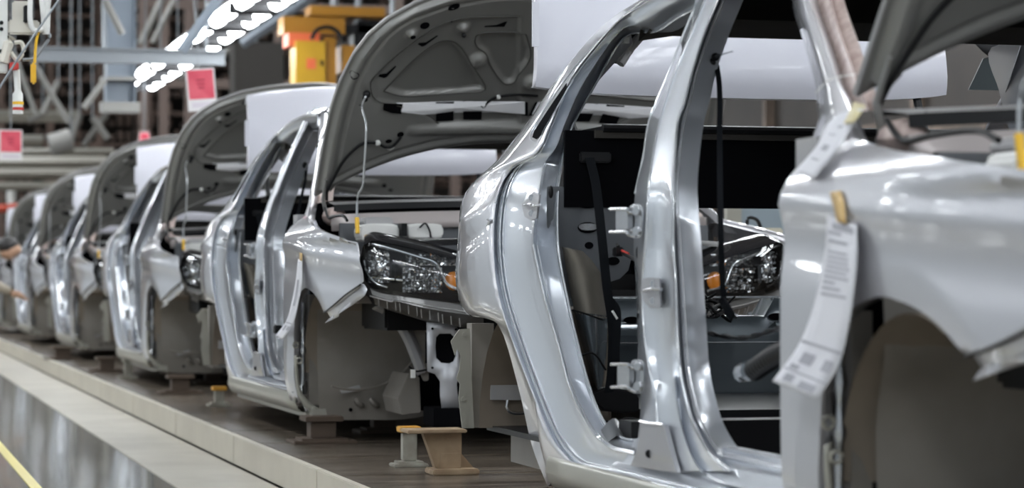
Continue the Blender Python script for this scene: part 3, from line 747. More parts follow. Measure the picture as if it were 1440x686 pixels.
for x, y in [(416, 485), (443, 576), (421, 507)]:
    cc = Vector(F2(x, y, 2.84)); mb.tube([cc + Vector((0, .011 * math.cos(a), .011 * math.sin(a))) for a in [2 * PI * k / 12 for k in range(13)]], .004, 6, cap=False)
mb.build('flange_eye', BEIGEM, fo)
mb = MB(); mb.box((2.62, .06, .10), (2.86, .30, .13)); mb.mirror(W2); mb.build('jacking_flange', BEIGEM, root, smooth=0)
# apron: curved brace, front plate with the big hole, crash box
ua = 3.55
mb = MB()
br = [(530, 430), (552, 442), (572, 470), (585, 500), (594, 525)]
loft(mb, [[F2(x - 7, y + 4, ua - .10) for x, y in br], [F2(x - 3, y + 1, ua - .08) for x, y in br], [F2(x + 3, y - 1, ua - .08) for x, y in br], [F2(x + 8, y - 5, ua - .10) for x, y in br]], 4)
mb.mirror(W2); mb.build('apron_brace', PRIMER, root, smooth=40, solid=.003)
mb = MB(); mb.poly([F2(x, y, ua - .12) for x, y in [(552, 430), (603, 450), (603, 535), (596, 536), (584, 510), (570, 470)]], (-.01, 0, 0)); mb.poly([F2(x, y, ua - .3) for x, y in [(560, 560), (575, 525), (590, 530), (592, 580), (565, 583)]], (-.3, 0, 0))
mb.mirror(W2); mb.build('apron_side', GREYU, root, smooth=0, bevel=.003)
up = 3.74
outer = [(600, 453), (641, 456), (646, 470), (645, 500), (647, 520), (642, 540), (645, 574), (621, 574), (619, 555), (619, 536), (612, 526), (601, 522)]
hole = [(613, 474), (618, 469), (634, 469), (640, 475), (641, 500), (638, 508), (632, 511), (620, 510), (613, 503), (612, 488)]
def holed(outer, hole, u, th, cls=F2):
    bm = bmesh.new(); vo = [bm.verts.new(cls(x, y, u)) for x, y in outer]; vh = [bm.verts.new(cls(x, y, u)) for x, y in hole]
    es = [bm.edges.new((vo[i], vo[(i + 1) % len(vo)])) for i in range(len(vo))] + [bm.edges.new((vh[i], vh[(i + 1) % len(vh)])) for i in range(len(vh))]
    bmesh.ops.triangle_fill(bm, edges=es, use_beauty=True, use_dissolve=False)
    m_ = MB(); bm.verts.index_update()
    P_ = [tuple(v.co) for v in bm.verts]; n = m_.pts(P_)
    for f_ in bm.faces: m_.face([v.index for v in f_.verts])
    bm.free(); return m_
mb = holed(outer, hole, up, 0); mb.mirror(W2); fp = mb.build('front_mount_plate', PRIMER, root, smooth=30, solid=.006)
fp.data.materials.clear(); fp.data.materials.append(mat('light_primer', (0.50, 0.51, 0.54), .3, .4, .2))
mb = MB()
for x, y in [(608, 462), (608, 517), (641, 463)]: mb.disc(F2(x, y, up + .004), (1, 0, 0), .005, .003, 8)
mb.poly([F2(x, y, up - .10) for x, y in hole], (-.01, 0, 0)); mb.build('plate_hole', BLACK, fp, smooth=0)
mb = MB(); mb.box((up - .12, F2(612, 500, up)[1] - .01, F2(612, 512, up)[2]), (up - .11, F2(642, 500, up)[1], F2(612, 468, up)[2])); mb.mirror(W2); mb.build('crash_box', BLACK, root, smooth=0)
mb = MB(); mb.tube(crom([F2(x, y, up - .1) for x, y in [(575, 515), (585, 522), (600, 520), (606, 524)]], 4), .004, 6); mb.build('apron_wire', BLACKP, root)
MB().box(tuple(a - .006 for a in F2(580, 529, up - .08)), tuple(a + d_ for a, d_ in zip(F2(580, 529, up - .08), (.006, .010, .025)))).build('wire_tag', WHITEP, root, smooth=0)
MB().box((3.58, F2(605, 590, 3.7)[1], F2(605, 599, 3.7)[2]), (3.76, F2(648, 590, 3.7)[1], F2(605, 573, 3.7)[2])).build('rubber_rest_block', BLACK, root, smooth=0, bevel=.004)
mb = MB(); mb.box((3.4, .35, .30), (3.46, W2 - .35, .36)); mb.mirror(W2); mb.build('front_subrail', GREYU, root, smooth=0, bevel=.004)
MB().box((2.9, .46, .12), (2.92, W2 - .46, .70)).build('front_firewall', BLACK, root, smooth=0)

# ---- headlight (traced on the second car), wraps inboard
def HU(x):   # how far forward the lamp face lies at this image x on the second car
    k = (x - 505) / 145.0; return 3.68 + .17 * k ** .7 if k > 0 else 3.68
def hl(x, y, du=0.0): return LT(x, y, HU(max(505, x)) + du, 1)
topx = [505, 512, 525, 545, 570, 600, 630, 655, 680]
topy = [362, 344, 339, 342, 347, 354, 362, 368, 376]
boty = [372, 392, 406, 412, 416, 420, 424, 428, 430]
def lamp_face(du, ins=0.0, nx=5, ny=10):
    T2 = crom([(x, y + ins, 0) for x, y in zip(topx, topy)], nx); B2 = crom([(x, y - ins, 0) for x, y in zip(topx, boty)], nx); G = []
    for i in range(ny + 1):
        f_ = i / ny; G.append([hl(a.x, a.y + (b_.y - a.y) * f_, du + .030 * math.sin(PI * f_)) for a, b_ in zip(T2, B2)])
    return G
mb = MB(); mb.grid(lamp_face(.0)); lampobj = mb.build('headlight', LENS, root, smooth=60)
mb = MB(); Gb = lamp_face(-.10, 2); Gf = lamp_face(-.001, 0)
mb.grid(Gb); mb.grid([Gf[0], Gb[0]]); mb.grid([Gf[-1], Gb[-1]]); mb.grid([[r[0] for r in Gf], [r[0] for r in Gb]]); mb.build('lamp_housing', DARKCHROME, lampobj, smooth=40)
# reflectors made of facets
mb = MB(); random.seed(3)
def facets(x0, y0, x1, y1, nx, ny, du, curve=.05):
    for i in range(nx):
        for j in range(ny):
            a0 = x0 + (x1 - x0) * i / nx; a1 = x0 + (x1 - x0) * (i + .9) / nx; b0 = y0 + (y1 - y0) * j / ny; b1 = y0 + (y1 - y0) * (j + .9) / ny
            k = ((i + .5) / nx * 2 - 1) ** 2 + ((j + .5) / ny * 2 - 1) ** 2
            d = du + curve * k * .5; w_ = random.uniform(-.012, .012); w2 = random.uniform(-.012, .012)
            P_ = [hl(a0, b0, d + w_), hl(a1, b0, d - w_), hl(a1, b1, d - w2), hl(a0, b1, d + w2)]
            n = mb.pts(P_); mb.face((n, n + 1, n + 2, n + 3))
facets(518, 352, 548, 398, 7, 10, -.07); facets(566, 376, 622, 412, 14, 9, -.07); facets(570, 356, 650, 374, 16, 4, -.05, .02)
mb.build('chrome_reflector', CHROME, lampobj, smooth=0, split=False)['kind'] = 'stuff'
mb = MB(); mb.tube(crom([hl(x, y, -.012) for x, y in [(520, 342), (550, 350), (590, 362), (612, 370), (622, 386), (628, 398), (640, 405), (660, 409)]], 5), .006, 8)
mb.tube(crom([hl(x, y, -.02) for x, y in [(512, 366), (516, 384), (528, 398), (545, 404)]], 5), .004, 8); mb.tube(crom([hl(x, y, -.03) for x, y in [(519, 390), (545, 392), (566, 394)]], 4), .004, 8)
mb.build('chrome_strip', CHROME, lampobj)
mb = MB(); cc = Vector(hl(536, 376, -.07)); mb.ball(cc, .030); mb.ball(Vector(hl(531, 362, -.06)), .018); mb.build('projector_bowl', CHROME, lampobj)
mb = MB(); mb.box(tuple(Vector(hl(550, 398, -.08))), tuple(Vector(hl(560, 372, -.03)))); mb.build('bulb_shield', BLACKG, lampobj, smooth=0)
mb = MB(); mb.ball(Vector(hl(638, 395, -.045)), .032, sz=(.6, 1, 1.1)); mb.build('amber_indicator', AMBER, lampobj)
mb = MB(); T2 = crom([(x, y, 0) for x, y in zip(topx[1:], topy[1:])], 4)
mb.grid([[hl(p.x, p.y, .004) for p in T2], [hl(p.x, p.y - 4, -.01) for p in T2], [LT(p.x, p.y - 13, HU(p.x) - .10, 1) for p in T2], [LT(p.x, p.y - 12, HU(p.x) - .16, 1) for p in T2]])
mb.build('black_lamp_brow', BLACKG, lampobj, smooth=50)
mb = MB(); e1 = [(520, 404), (550, 412), (556, 409), (600, 418), (640, 424), (680, 430)]; e2 = [(527, 425), (550, 434), (570, 440), (600, 449), (640, 456), (680, 462)]
loft(mb, [[hl(x, y, -.01) for x, y in e1], [hl((a[0] + b_[0]) / 2, (a[1] + b_[1]) / 2, .0) for a, b_ in zip(e1, e2)], [hl(x, y, -.05) for x, y in e2], [hl(x, y + 3, -.12) for x, y in e2]], 4)
lh = mb.build('lower_lamp_housing', mat('dark_grey_plastic', (.09, .088, .085), .1, .3, .3), lampobj, smooth=40)
mb = MB()
for i in range(12): x = 532 + i * 10 + (i % 3) * 2; y = 415 + i * 2.6; mb.tube([hl(x, y + 4, -.004), hl(x + 1, y + 16, -.02)], .002, 5)
mb.tube(crom([hl(x, y + 12, .0) for x, y in e1], 4), .0022, 5); mb.build('housing_rib', PRIMER, lh)
# far side lamp: copy as mirrored meshes
def mirror_obj(o, parent):
    me = o.data.copy()
    for v in me.vertices: v.co.y = W2 - v.co.y
    me.flip_normals()
    n = o.copy(); n.data = me; C.objects.link(n); n.parent = parent
    for ch in list(o.children): mirror_obj(ch, n)
    return n
mirror_obj(lampobj, root)

# ---- engine bay: cowl beam, wiper tray, white tanks, front panel
mb = MB(); G = []
for (du, dz) in ((0, 0), (.03, .004), (.035, -.035), (.045, -.06)):
    row = []
    for j in range(17):
        a = 2 * j / 16 - 1; row.append((2.86 + .10 * (1 - a * a) + du, yc + a * .78, 1.010 + .02 * (1 - a * a) + dz - PZ))
    G.append(row)
mb.grid(G); mb.build('cowl_beam', mat('pinkish_primer', (.36, .32, .31), .2, .4, .2), root, smooth=50, solid=.002)
mb = MB(); G = []
for (du, dz) in ((-.16, .05), (-.13, .06), (0.0, .045), (.01, .02)):
    G.append([(2.84 + .10 * (1 - a * a) + du, yc + a * .76, 1.010 + .02 * (1 - a * a) + dz - PZ) for a in [2 * j / 16 - 1 for j in range(17)]])
mb.grid(G); mb.build('wiper_tray', BLACKP, root, smooth=50)
mb = MB(); mb.tube([(2.96, yc - .1 + .05 * k, 1.065 - PZ + .012 * (k % 2)) for k in range(10)], .012, 6); mb.build('wiper_linkage', BLACKP, root)
mb = MB(); mb.box((2.95, .15, .72), (2.97, W2 - .15, .86)); mb.build('engine_bay_wall', GREYBULK, root, smooth=0)
def tank(name, x0, y0, x1, y1, u, th, m):
    return MB().poly([F2(x, y, u) for x, y in rndrect((x0 + x1) / 2, (y0 + y1) / 2, abs(x1 - x0) / 2, abs(y1 - y0) / 2, 18, .5)], (-th, 0, 0)).build(name, m, root, smooth=0, bevel=.006)
tank('white_tank', 506, 314, 562, 340, 3.2, .12, WHITEP); tank('grey_module', 512, 305, 554, 318, 3.14, .1, PRIMER); tank('white_reservoir', 572, 314, 624, 336, 3.2, .12, WHITEP)
mb = MB(); mb.box((3.16, F2(563, 320, 3.2)[1], F2(563, 332, 3.2)[2]), (3.22, F2(571, 320, 3.2)[1], F2(563, 314, 3.2)[2])); mb.tube(crom([F2(590, 320, 3.21), F2(598, 314, 3.21), F2(604, 324, 3.21), F2(606, 334, 3.21)], 4), .004, 6)
mb.build('hose_clip', BLACKP, root)
mb = MB(); G = []
for (du, dz) in ((-.34, .0), (-.30, .008), (-.02, .0), (0, -.02)):
    G.append([(3.66 + .16 * (1 - a ** 4) + du, yc + a * .60, .90 + .012 * (1 - a * a) + dz - PZ) for a in [2 * j / 16 - 1 for j in range(17)]])
mb.grid(G); mb.box((3.58, .35, .50), (3.62, W2 - .35, .60)); mb.build('front_cover', BLACKP, root, smooth=50)
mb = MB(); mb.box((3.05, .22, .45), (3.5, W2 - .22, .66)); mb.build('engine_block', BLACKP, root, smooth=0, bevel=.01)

# ---- hood, hinged at the cowl and propped open at 45 degrees
HT = ROOT_T[1]; TH = math.radians(45); hu0 = HT - 9.8; hz0 = 1.10 - PZ; HYC = W2 / 2
def H3(a, b, h=0.0):
    """hood frame: a across from the centre line, b up the hood, h towards the engine bay"""
    return (hu0 + b * math.cos(TH) + h * math.sin(TH), HYC + a, hz0 + b * math.sin(TH) - h * math.cos(TH))
def HPX(x, y):
    q = (x - 720) / F; v = (HY - y) / F; D = (1.10 + 9.8 - ZC) / (v + (c - q * s)); t = D * c - q * D * s; Y = D * s + q * D * c
    return (Y - YS - HYC, (9.8 - t) / math.cos(TH))
side = [(0, .815), (.15, .812), (.30, .808), (.43, .80), (.55, .785), (.69, .75), (.79, .705), (.87, .645), (.95, .55), (1.01, .43), (1.055, .25), (1.075, 0.0)]
def edgeb(a):   # lower edge of the hood (curved cowl line)
    k = abs(a) / .815; return .235 * (1 - k ** 2.4) - .012
def topb(a):
    a = abs(a)
    for (b0, a0), (b1, a1) in zip(side[3:], side[4:]):
        if a0 >= a >= a1: return b0 + (b1 - b0) * (a0 - a) / (a0 - a1)
    return .43
def halfw(b):
    if b <= 0: return .815
    for (b0, a0), (b1, a1) in zip(side, side[1:]):
        if b0 <= b <= b1: return a0 + (a1 - a0) * (b - b0) / (b1 - b0)
    return 0.0
def crown(a, b): return -.055 * (1 - (a / .82) ** 2) - .035 * math.sin(PI * min(1, max(0, b / 1.05))) + .05 * max(0, b - .8) ** 1.5
def poly_sd(P, a, b):
    d = 1e9; ins = False; n = len(P)
    for i in range(n):
        x0, y0 = P[i]; x1, y1 = P[(i + 1) % n]; ex_, ey = x1 - x0, y1 - y0
        t = max(0, min(1, ((a - x0) * ex_ + (b - y0) * ey) / (ex_ * ex_ + ey * ey + 1e-12))); d = min(d, math.hypot(a - x0 - t * ex_, b - y0 - t * ey))
        if (y0 > b) != (y1 > b) and a < (x1 - x0) * (b - y0) / (y1 - y0) + x0: ins = not ins
    return -d if ins else d
def sst(x, e0, e1): t = max(0, min(1, (x - e0) / (e1 - e0))); return t * t * (3 - 2 * t)
pockA = [HPX(*p) for p in [(542, 139), (576, 105), (601, 83), (621, 71), (638, 71), (651, 80), (661, 95), (673, 115), (687, 143), (650, 147), (613, 148), (571, 148)]]
pockB = [HPX(*p) for p in [(743, 60), (683, 60), (672, 70), (676, 82), (688, 92), (694, 108), (711, 133), (722, 136), (730, 131), (735, 119), (748, 100), (750, 85)]]
pockA = [(-abs(a), b) for a, b in pockA]; pockB = [(min(a, -.0), b) for a, b in pockB]
inner = [HPX(*p) for p in [(735, 33), (661, 33), (633, 38), (611, 48), (573, 75), (540, 103), (523, 123), (530, 148), (560, 158), (600, 172), (620, 186), (735, 186)]]
inner = [(min(a, .02), b) for a, b in inner]
bossL = [(HPX(676, 100), .045), (HPX(753, 130), .045), (HPX(655, 50), .028), (HPX(581, 53), .026)]
bandlo = HPX(650, 184)[1]; bandhi = HPX(650, 157)[1]
print('hood', pockA[:2], pockB[:3], bandlo, bandhi, HPX(568, 165), HPX(753, 130))
def hh(a, b):
    a0 = -abs(a); h = 0.0
    e = min(halfw(b) - abs(a), b - edgeb(a), (topb(a) - b) if b > .43 else 9)
    h += .026 * sst(e, .012, .03)                      # inner panel stands off the skin behind a hem
    d = poly_sd(inner, a0, b); h -= .012 * sst(-d, -.004, .010)
    h -= .020 * sst(-poly_sd(pockA, a0, b), 0, .014); h -= .020 * sst(-poly_sd(pockB, a0, b), 0, .014)
    for (p, r) in bossL:
        q = math.hypot(a0 - p[0], b - p[1]); h += .024 * (1 - sst(q, r * .35, r))
    # bright stamped shelf below the slots
    h += .016 * (1 - sst(abs(b - (bandlo - .035)), .008, .03)) * sst(-a0, -1, -.9) * (1 - sst(-a0, .42, .50))
    h -= .008 * (1 - sst(abs(e - .06), .004, .012))
    return h
mb = MB(); NA, NB = 200, 130; G = []
for i in range(NB + 1):
    fb = i / NB; row = []
    for j in range(NA + 1):
        q = 2 * j / NA - 1
        # spread rows between the curved lower edge and the curved front edge
        a = q * .815
        for _ in range(3):
            b0 = edgeb(q * .815); b1 = 1.075; b = b0 + (b1 - b0) * fb; a = q * halfw(max(0, b)) if fb < 1 else q * .02
        # follow the round nose
        row.append((a, b))
    G.append(row)
# nose: rows near the top use the half width, so cells stay even
hood = None
GG = [[H3(a, b, crown(a, b) + hh(a, b)) for a, b in r] for r in G]
mb.grid(GG)
hood_outer = MB(); hood_outer.grid([[H3(a, b, crown(a, b) - .018) for a, b in r[::5]] for r in G[::4]])
hood = hood_outer.build('hood', SILVER, root, smooth=60, solid=.0012)
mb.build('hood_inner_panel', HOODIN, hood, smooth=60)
hem = [G[i][0] for i in range(NB + 1)] + [G[NB][j] for j in range(NA + 1)] + [G[i][NA] for i in range(NB, -1, -1)] + [G[0][j] for j in range(NA, -1, -1)]
mb = MB(); mb.tube([H3(a, b, crown(a, b) - .008) for a, b in hem], .008, 6); mb.build('hood_hem', PRIMER, hood)
def hpoly(mb_, pts, h0, th):
    P_ = []
    for a, b in pts: P_.append(Vector(H3(a, b, crown(a, b) + hh(a, b) + h0)))
    cen = sum(P_, Vector()) / len(P_); n = mb_.pts([cen] + P_)
    for i in range(len(P_)): mb_.face((n, n + 1 + i, n + 1 + (i + 1) % len(P_)))
def circ(a, b, r, n=16, sx_=1.0, ang=0): return [(a + r * sx_ * math.cos(t) * math.cos(ang) - r * math.sin(t) * math.sin(ang), b + r * sx_ * math.cos(t) * math.sin(ang) + r * math.sin(t) * math.cos(ang)) for t in [2 * PI * k / n for k in range(n)]]
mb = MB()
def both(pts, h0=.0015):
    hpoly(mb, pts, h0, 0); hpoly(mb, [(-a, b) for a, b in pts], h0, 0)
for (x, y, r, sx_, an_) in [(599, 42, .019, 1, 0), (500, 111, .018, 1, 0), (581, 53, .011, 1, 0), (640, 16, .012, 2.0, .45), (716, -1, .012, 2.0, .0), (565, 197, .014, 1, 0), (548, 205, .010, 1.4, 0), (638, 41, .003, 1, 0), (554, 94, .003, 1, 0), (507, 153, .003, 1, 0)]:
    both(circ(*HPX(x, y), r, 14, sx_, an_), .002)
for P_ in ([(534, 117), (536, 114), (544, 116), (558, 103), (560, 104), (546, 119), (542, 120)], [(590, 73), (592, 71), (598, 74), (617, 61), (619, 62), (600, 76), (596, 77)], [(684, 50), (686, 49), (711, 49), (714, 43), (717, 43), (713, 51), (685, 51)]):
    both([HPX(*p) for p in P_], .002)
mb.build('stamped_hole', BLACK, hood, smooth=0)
mb = MB()
for P_, w_ in ((pockA, .0028), (pockB, .0028), (inner[:-1], .0022)):
    for sg in (1, -1):
        Q = crom(([(a, b, 0) for a, b in P_] + [(P_[0][0], P_[0][1], 0)]) if P_ is not inner[:-1] and w_ > .0025 else [(a, b, 0) for a, b in P_], 4)
        mb.tube([H3(sg * q.x, q.y, crown(q.x, q.y) + hh(q.x, q.y) + .0005) for q in Q], w_, 5)
mb.build('crease_shade', HOODDK, hood, split=False)['kind'] = 'stuff'  # dark tubes round the pockets, crease shade put in as colour
# slot band: white colour stands for light reflected by the skin, black boxes between
mb = MB(); both([HPX(x, y) for x, y in [(560, 155), (569, 156), (640, 157), (735, 157), (742, 157), (742, 174), (700, 174), (640, 173), (600, 172), (575, 168), (562, 165)]], .004); mb.build('slot_band', HOODBAND, hood, smooth=0)
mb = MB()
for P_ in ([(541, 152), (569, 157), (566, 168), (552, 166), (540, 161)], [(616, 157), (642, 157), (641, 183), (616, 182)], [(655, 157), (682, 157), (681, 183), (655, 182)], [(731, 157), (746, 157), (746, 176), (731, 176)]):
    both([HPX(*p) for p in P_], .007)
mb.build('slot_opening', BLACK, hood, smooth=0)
# cable on the underside, clip, hinge
mb = MB()
def hpt(x, y, h0=.012): a, b = HPX(x, y); return H3(a, b, crown(a, b) + hh(a, b) + h0)
mb.tube(crom([hpt(x, y, .012) for x, y in [(459, 280), (459, 262), (466, 250), (480, 228), (495, 213), (512, 203), (530, 204), (542, 210), (552, 210), (560, 204), (565, 198)]], 5), .006, 8)
mb.tube(crom([hpt(x, y, .012) for x, y in [(680, 162), (684, 165), (690, 158), (703, 151), (730, 148), (760, 147)]], 5), .005, 8)
mb.ball(hpt(516, 134, .02), .016); mb.ball(hpt(513, 138, .03), .012); mb.ball(hpt(654, 56, .02), .010)
mb.build('washer_hose', BLACKP, hood)
mb = MB(); mb.ball(hpt(532, 204, .012), .012); mb.ball(hpt(705, 151, .012), .010); mb.tube([hpt(543, 213, .004), hpt(550, 216, .004), hpt(556, 213, .004)], .003, 6); mb.build('hose_clip', WHITEP, hood)
mb = MB()
P_ = [HPX(*p) for p in [(463, 228), (468, 225), (475, 227), (476, 236), (470, 262), (464, 268), (461, 262)]]
for sg in (1, -1): mb.poly([H3(sg * a, b, crown(a, b) + .014) for a, b in P_], Vector(H3(0, 0, .004)) - Vector(H3(0, 0, 0)))
for sg in (1, -1): mb.tube([H3(sg * -.79, .10, .02), H3(sg * -.79, .0, .03), H3(sg * -.77, -.06, .07)], [.006, .008, .008], 8)
mb.build('hood_hinge', HOODIN, hood)
# stay rod with yellow sleeve
mb = MB(); rt = crom([LP(x, y, 1.84 + .0 * y, 1) for x, y in [(514, 136), (509, 150), (513, 166), (515, 184), (512, 240), (510, 262), (503, 276), (502, 306)]], 3)
mb.tube(rt, .0042, 8); rod = mb.build('stay_rod', ROD, root)
MB().tube([LP(502, 306, 1.84, 1), LP(503, 328, 1.84, 1)], .0085, 8).build('yellow_sleeve', YELLOW, rod)
# cable loop at the hinge corner, scuffed cowl corner
mb = MB(); mb.tube(crom([LP(x, y, 1.80, 1) for x, y in [(457, 292), (462, 306), (470, 304), (482, 303), (488, 310)]], 4), .006, 8); mb.build('corner_hose', BLACKP, root)
mb = MB(); mb.ball((2.80, .16, .99 - PZ + .02), .055, sz=(1.0, .9, .7)); mb.mirror(W2); mb.build('sealed_cowl_corner', SEALER, root)

LABELS = ['nearest and largest silver car body, its front cut off by the right edge',
          'second silver car body from the right, headlight showing beside the nearest body',
          'third silver car body from the right, before the hanging pink sign',
          'fourth silver car body from the right, blurred, hood up',
          'fifth silver car body from the right, blurred and small',
          'furthest silver car body, at the left edge of the row']
root['label'] = LABELS[0]
roots = [root]
for i in range(1, 6):
    n = copy_tree(root); n.location = (-ROOT_T[i], YS, PZ); n['label'] = LABELS[i]; roots.append(n)
for r_ in roots: r_['group'] = 'silver car bodies with open hoods in a row on the line'
#@@EXTRA
# ================================================================== LINE LIGHTING
TUBE = mat('fluorescent_tube', (1, 1, 1), 0, .5, emit=(0.93, 0.97, 1.0), es=TUBE_STRENGTH)
LBODY = mat('lamp_body', (.5, .5, .5), .2, .4)
def make_light(L_=1.2):
    t = empty('ceiling_light', (0, 0, 0), 'x', 'ceiling light')
    MB().box((-L_ / 2, -.17, .03), (L_ / 2, .17, .07)).box((-L_ / 2 - .01, -.17, -.03), (-L_ / 2, .17, .07)).box((L_ / 2, -.17, -.03), (L_ / 2 + .01, .17, .07)).build('lamp_body', LBODY, t, smooth=0)
    for y in (-.14, .14): MB().tube([(-L_ / 2 + .02, y, 0), (L_ / 2 - .02, y, 0)], .06, 8).build('tube', TUBE, t)
    MB().tube([(0, 0, .07), (0, 0, 6.0)], .008, 5).build('hanger', GALV, t)
    for x in (-L_ / 2, 0, L_ / 2): MB().box((x - .03, -.2, -.065), (x + .03, .2, .03)).build('tube_clip', BLACKP, t, smooth=0)
    return t
light0 = None
def place_light(x, y, z, label, group):
    global light0
    if light0 is None: light0 = make_light(); n = light0
    else: n = copy_tree(light0)
    n.scale = (1, 1, 1); n.location = (x, y, z); n['label'] = label; n['group'] = group
    return n
gseen = 'tube lamps running away above the car row at upper left'; goff = 'tube lamps over the aisle and the row outside the frame'
x = -19.4
for xx in (-44, -34.5, -30, -23, -16):  # added lamps, oversized and out of view, to brighten the background
    for yy in (-3.5, 2.5, 8.0):
        n = place_light(xx, yy, 6.6, 'tube lamp added high out of view to brighten the back of the hall', goff); n.scale = (2.6, 2.6, 1.0)
x = -19.4; k = 0
while x > -28.6:
    place_light(x, 3.15, 3.0, ['nearest', 'second', 'third', 'fourth', 'fifth', 'sixth', 'seventh', 'eighth'][k] + ' lamp from the near end of the slanting lamp row above the cars', gseen); x -= 1.45; k += 1
x = -17.0
while x < 3: place_light(x, 3.15, 3.0, 'tube lamp added high out of view to brighten the back of the hall', goff); x += 1.6
x = -30.0
while x < 3: place_light(x, -.15, 3.1, 'tube lamp added high out of view to brighten the back of the hall', goff); x += 1.9
x = -49.0  # aisle row extended with unseen lamps to light the background
while x < -31: place_light(x, -.15, 3.1, 'tube lamp added high out of view to brighten the back of the hall', goff); x += 3.2
for yy in (-4.2, -8.0):  # unseen rows added for lamp reflections on the body sides
    x = -49.0
    while x < 3: place_light(x, yy, 3.3, 'tube lamp added high out of view to brighten the back of the hall', goff); x += 4.2
x = -17.0
while x < 3: place_light(x, 6.2, 3.2, 'tube lamp added high out of view to brighten the back of the hall', goff); x += 2.2

# ================================================================== STANDS
def foot(x, y, z=PZ):   # pixel of a foot on the platform
    D = F * (ZC - z) / (y - HY); q = (x - 720) / F
    return (-(D * c - q * D * s), D * s + q * D * c)
def post_stand(loc, h, m, w_, name='post_stand', cap=None, tri=False, label='', group=None):
    t = empty(name, loc, label, 'stand', group)
    if tri:
        MB().poly([(0, -.087, h - .012), (0, .042, h - .012), (0, .042, .02), (0, -.045, .02)], (-.05, 0, 0)).build('stand_body', m, t, smooth=0, bevel=.004)
        MB().poly([(-.02, .042, .07), (-.02, .085, .02), (-.02, .042, .02)], (-.01, 0, 0)).build('gusset', m, t, smooth=0)
        MB().poly([(.0, -.035, .02), (.0, .038, .02), (.0, .038, .07), (.0, -.030, .07)], (.006, 0, 0)).build('weld_plate', m, t, smooth=0)
        MB().box((-.08, -.15, h - .012), (.05, .048, h)).build('top_plate', m, t, smooth=0, bevel=.003)
        MB().box((-.08, -.065, 0), (.05, .09, .02)).build('foot_plate', m, t, smooth=0, bevel=.004)
    else:
        MB().box((-w_ / 2, -w_ / 2, .02), (w_ / 2, w_ / 2, h - .02)).build('post', m, t, smooth=0, bevel=.004)
        MB().box((-w_, -w_ * 1.25, 0), (w_, w_ * 1.25, .012)).build('foot_plate', m, t, smooth=0, bevel=.003)
        MB().box((-w_ * .8, -w_ * .9, .012), (w_ * .8, w_ * .9, .02)).build('weld_plate', m, t, smooth=0)
        MB().box((-w_ * .75, -w_ * .75, h - .02), (w_ * .75, w_ * .75, h)).build('pad', cap or m, t, smooth=0, bevel=.003)
    return t
DBROWN = mat('dark_brown_post_paint', (.10, .07, .05), .1, .6)
x, y = foot(575, 656); post_stand((x, y, PZ), .138, STANDG, .048, cap=ORANGE, label='grey post stand with orange pad beside the tan stand')
x, y = foot(632, 667); post_stand((x, y, PZ), .150, TAN, .1, name='bracket_stand', tri=True, label='chipped tan bracket stand under the nose of the second car')
x, y = foot(452, 622); post_stand((x, y, PZ), .105, DBROWN, .10, label='dark brown post stand under the sill end of the second car')
x, y = foot(308, 571); post_stand((x, y, PZ), .100, STANDG, .048, cap=ORANGE, label='grey post stand with orange pad below the tail of the second car')
x, y = foot(253, 553); post_stand((x, y, PZ), .105, DBROWN, .10, label='dark brown post stand under the sill end of the third car')
x, y = foot(180, 532); post_stand((x, y, PZ), .130, STANDG, .05, label='small grey post stand below the tail of the third car')
x, y = foot(88, 505); post_stand((x, y, PZ), .105, DBROWN, .12, label='dark brown post stand below the fourth and fifth cars')
x, y = foot(150, 523); post_stand((x, y, PZ), .105, DBROWN, .10, label='dark brown post stand under the sill end of the fourth car')
gs = 'dark post stands under the far sides of the car bodies'
for i in range(6):
    for u in ((.6, 2.3) if i else (.6, 2.3)):
        for yy in (YS + .46, YS + W2 - .46):
            post_stand((-ROOT_T[i] + u, yy, PZ), .085 - .005, DBROWN, .09, label='dark post stand in the shade under the ' + ['nearest', 'second', 'third', 'fourth', 'fifth', 'furthest'][i] + ' car body', group=gs)

# ================================================================== PAPER SHEETS
PAPER = mat('white_paper', PAPERCOL, 0, .6); TAPE = mat('masking_tape', (.62, .42, .18), 0, .5); TAPEY = mat('pale_masking_tape', (.66, .58, .34), 0, .5); INK = mat('grey_print', (.36, .36, .40), 0, .7)
def sheet(car, Lp, Rp, ds, label, tape=None, prints=(), tm=TAPE):
    o = empty('paper_sheet', (-ROOT_T[car], YS, PZ), label, 'paper sheet')
    A = crom([SK(x, y, d, car) for (x, y), d in zip(Lp, ds)], 6); B = crom([SK(x, y, d, car) for (x, y), d in zip(Rp, ds)], 6)
    G = [[a.lerp(b_, j / 4) for a, b_ in zip(A, B)] for j in range(5)]
    MB().grid(G).build('sheet', PAPER, o, smooth=60, solid=.0004)
    n = len(A) - 1
    for (k0, k1, a0, a1) in prints:
        mb = MB(); R = []
        for q in range(5):
            i = (k0 + (k1 - k0) * q / 4) * n; j = min(int(i), n - 1); fr_ = i - j
            a = A[j].lerp(A[j + 1], fr_); b_ = B[j].lerp(B[j + 1], fr_); off = Vector((.0012, -.0012, 0)); R.append([a.lerp(b_, a0) + off, a.lerp(b_, a1) + off])
        mb.grid(R).build('print_block', INK, o, smooth=60)
    if tape:
        mb = MB(); mb.grid([crom([SK(x, y, d, car) for x, y, d in tp_], 3) for tp_ in tape]); mb.build('masking_tape', tm, o, smooth=60, solid=.0004)
    return o
random.seed(5)
pr = [(.03, .07, .2, .9), (.08, .10, .1, .5), (.13, .15, .1, .7)] + [(.2 + .035 * i, .215 + .035 * i, .12, .45 + .4 * random.random()) for i in range(9)] + [(.745, .76, .03, .97), (.80, .86, .2, .48), (.80, .86, .7, .9), (.875, .90, .1, .3), (.905, .915, .03, .97), (.93, .97, .15, .35), (.94, .98, .5, .85)]
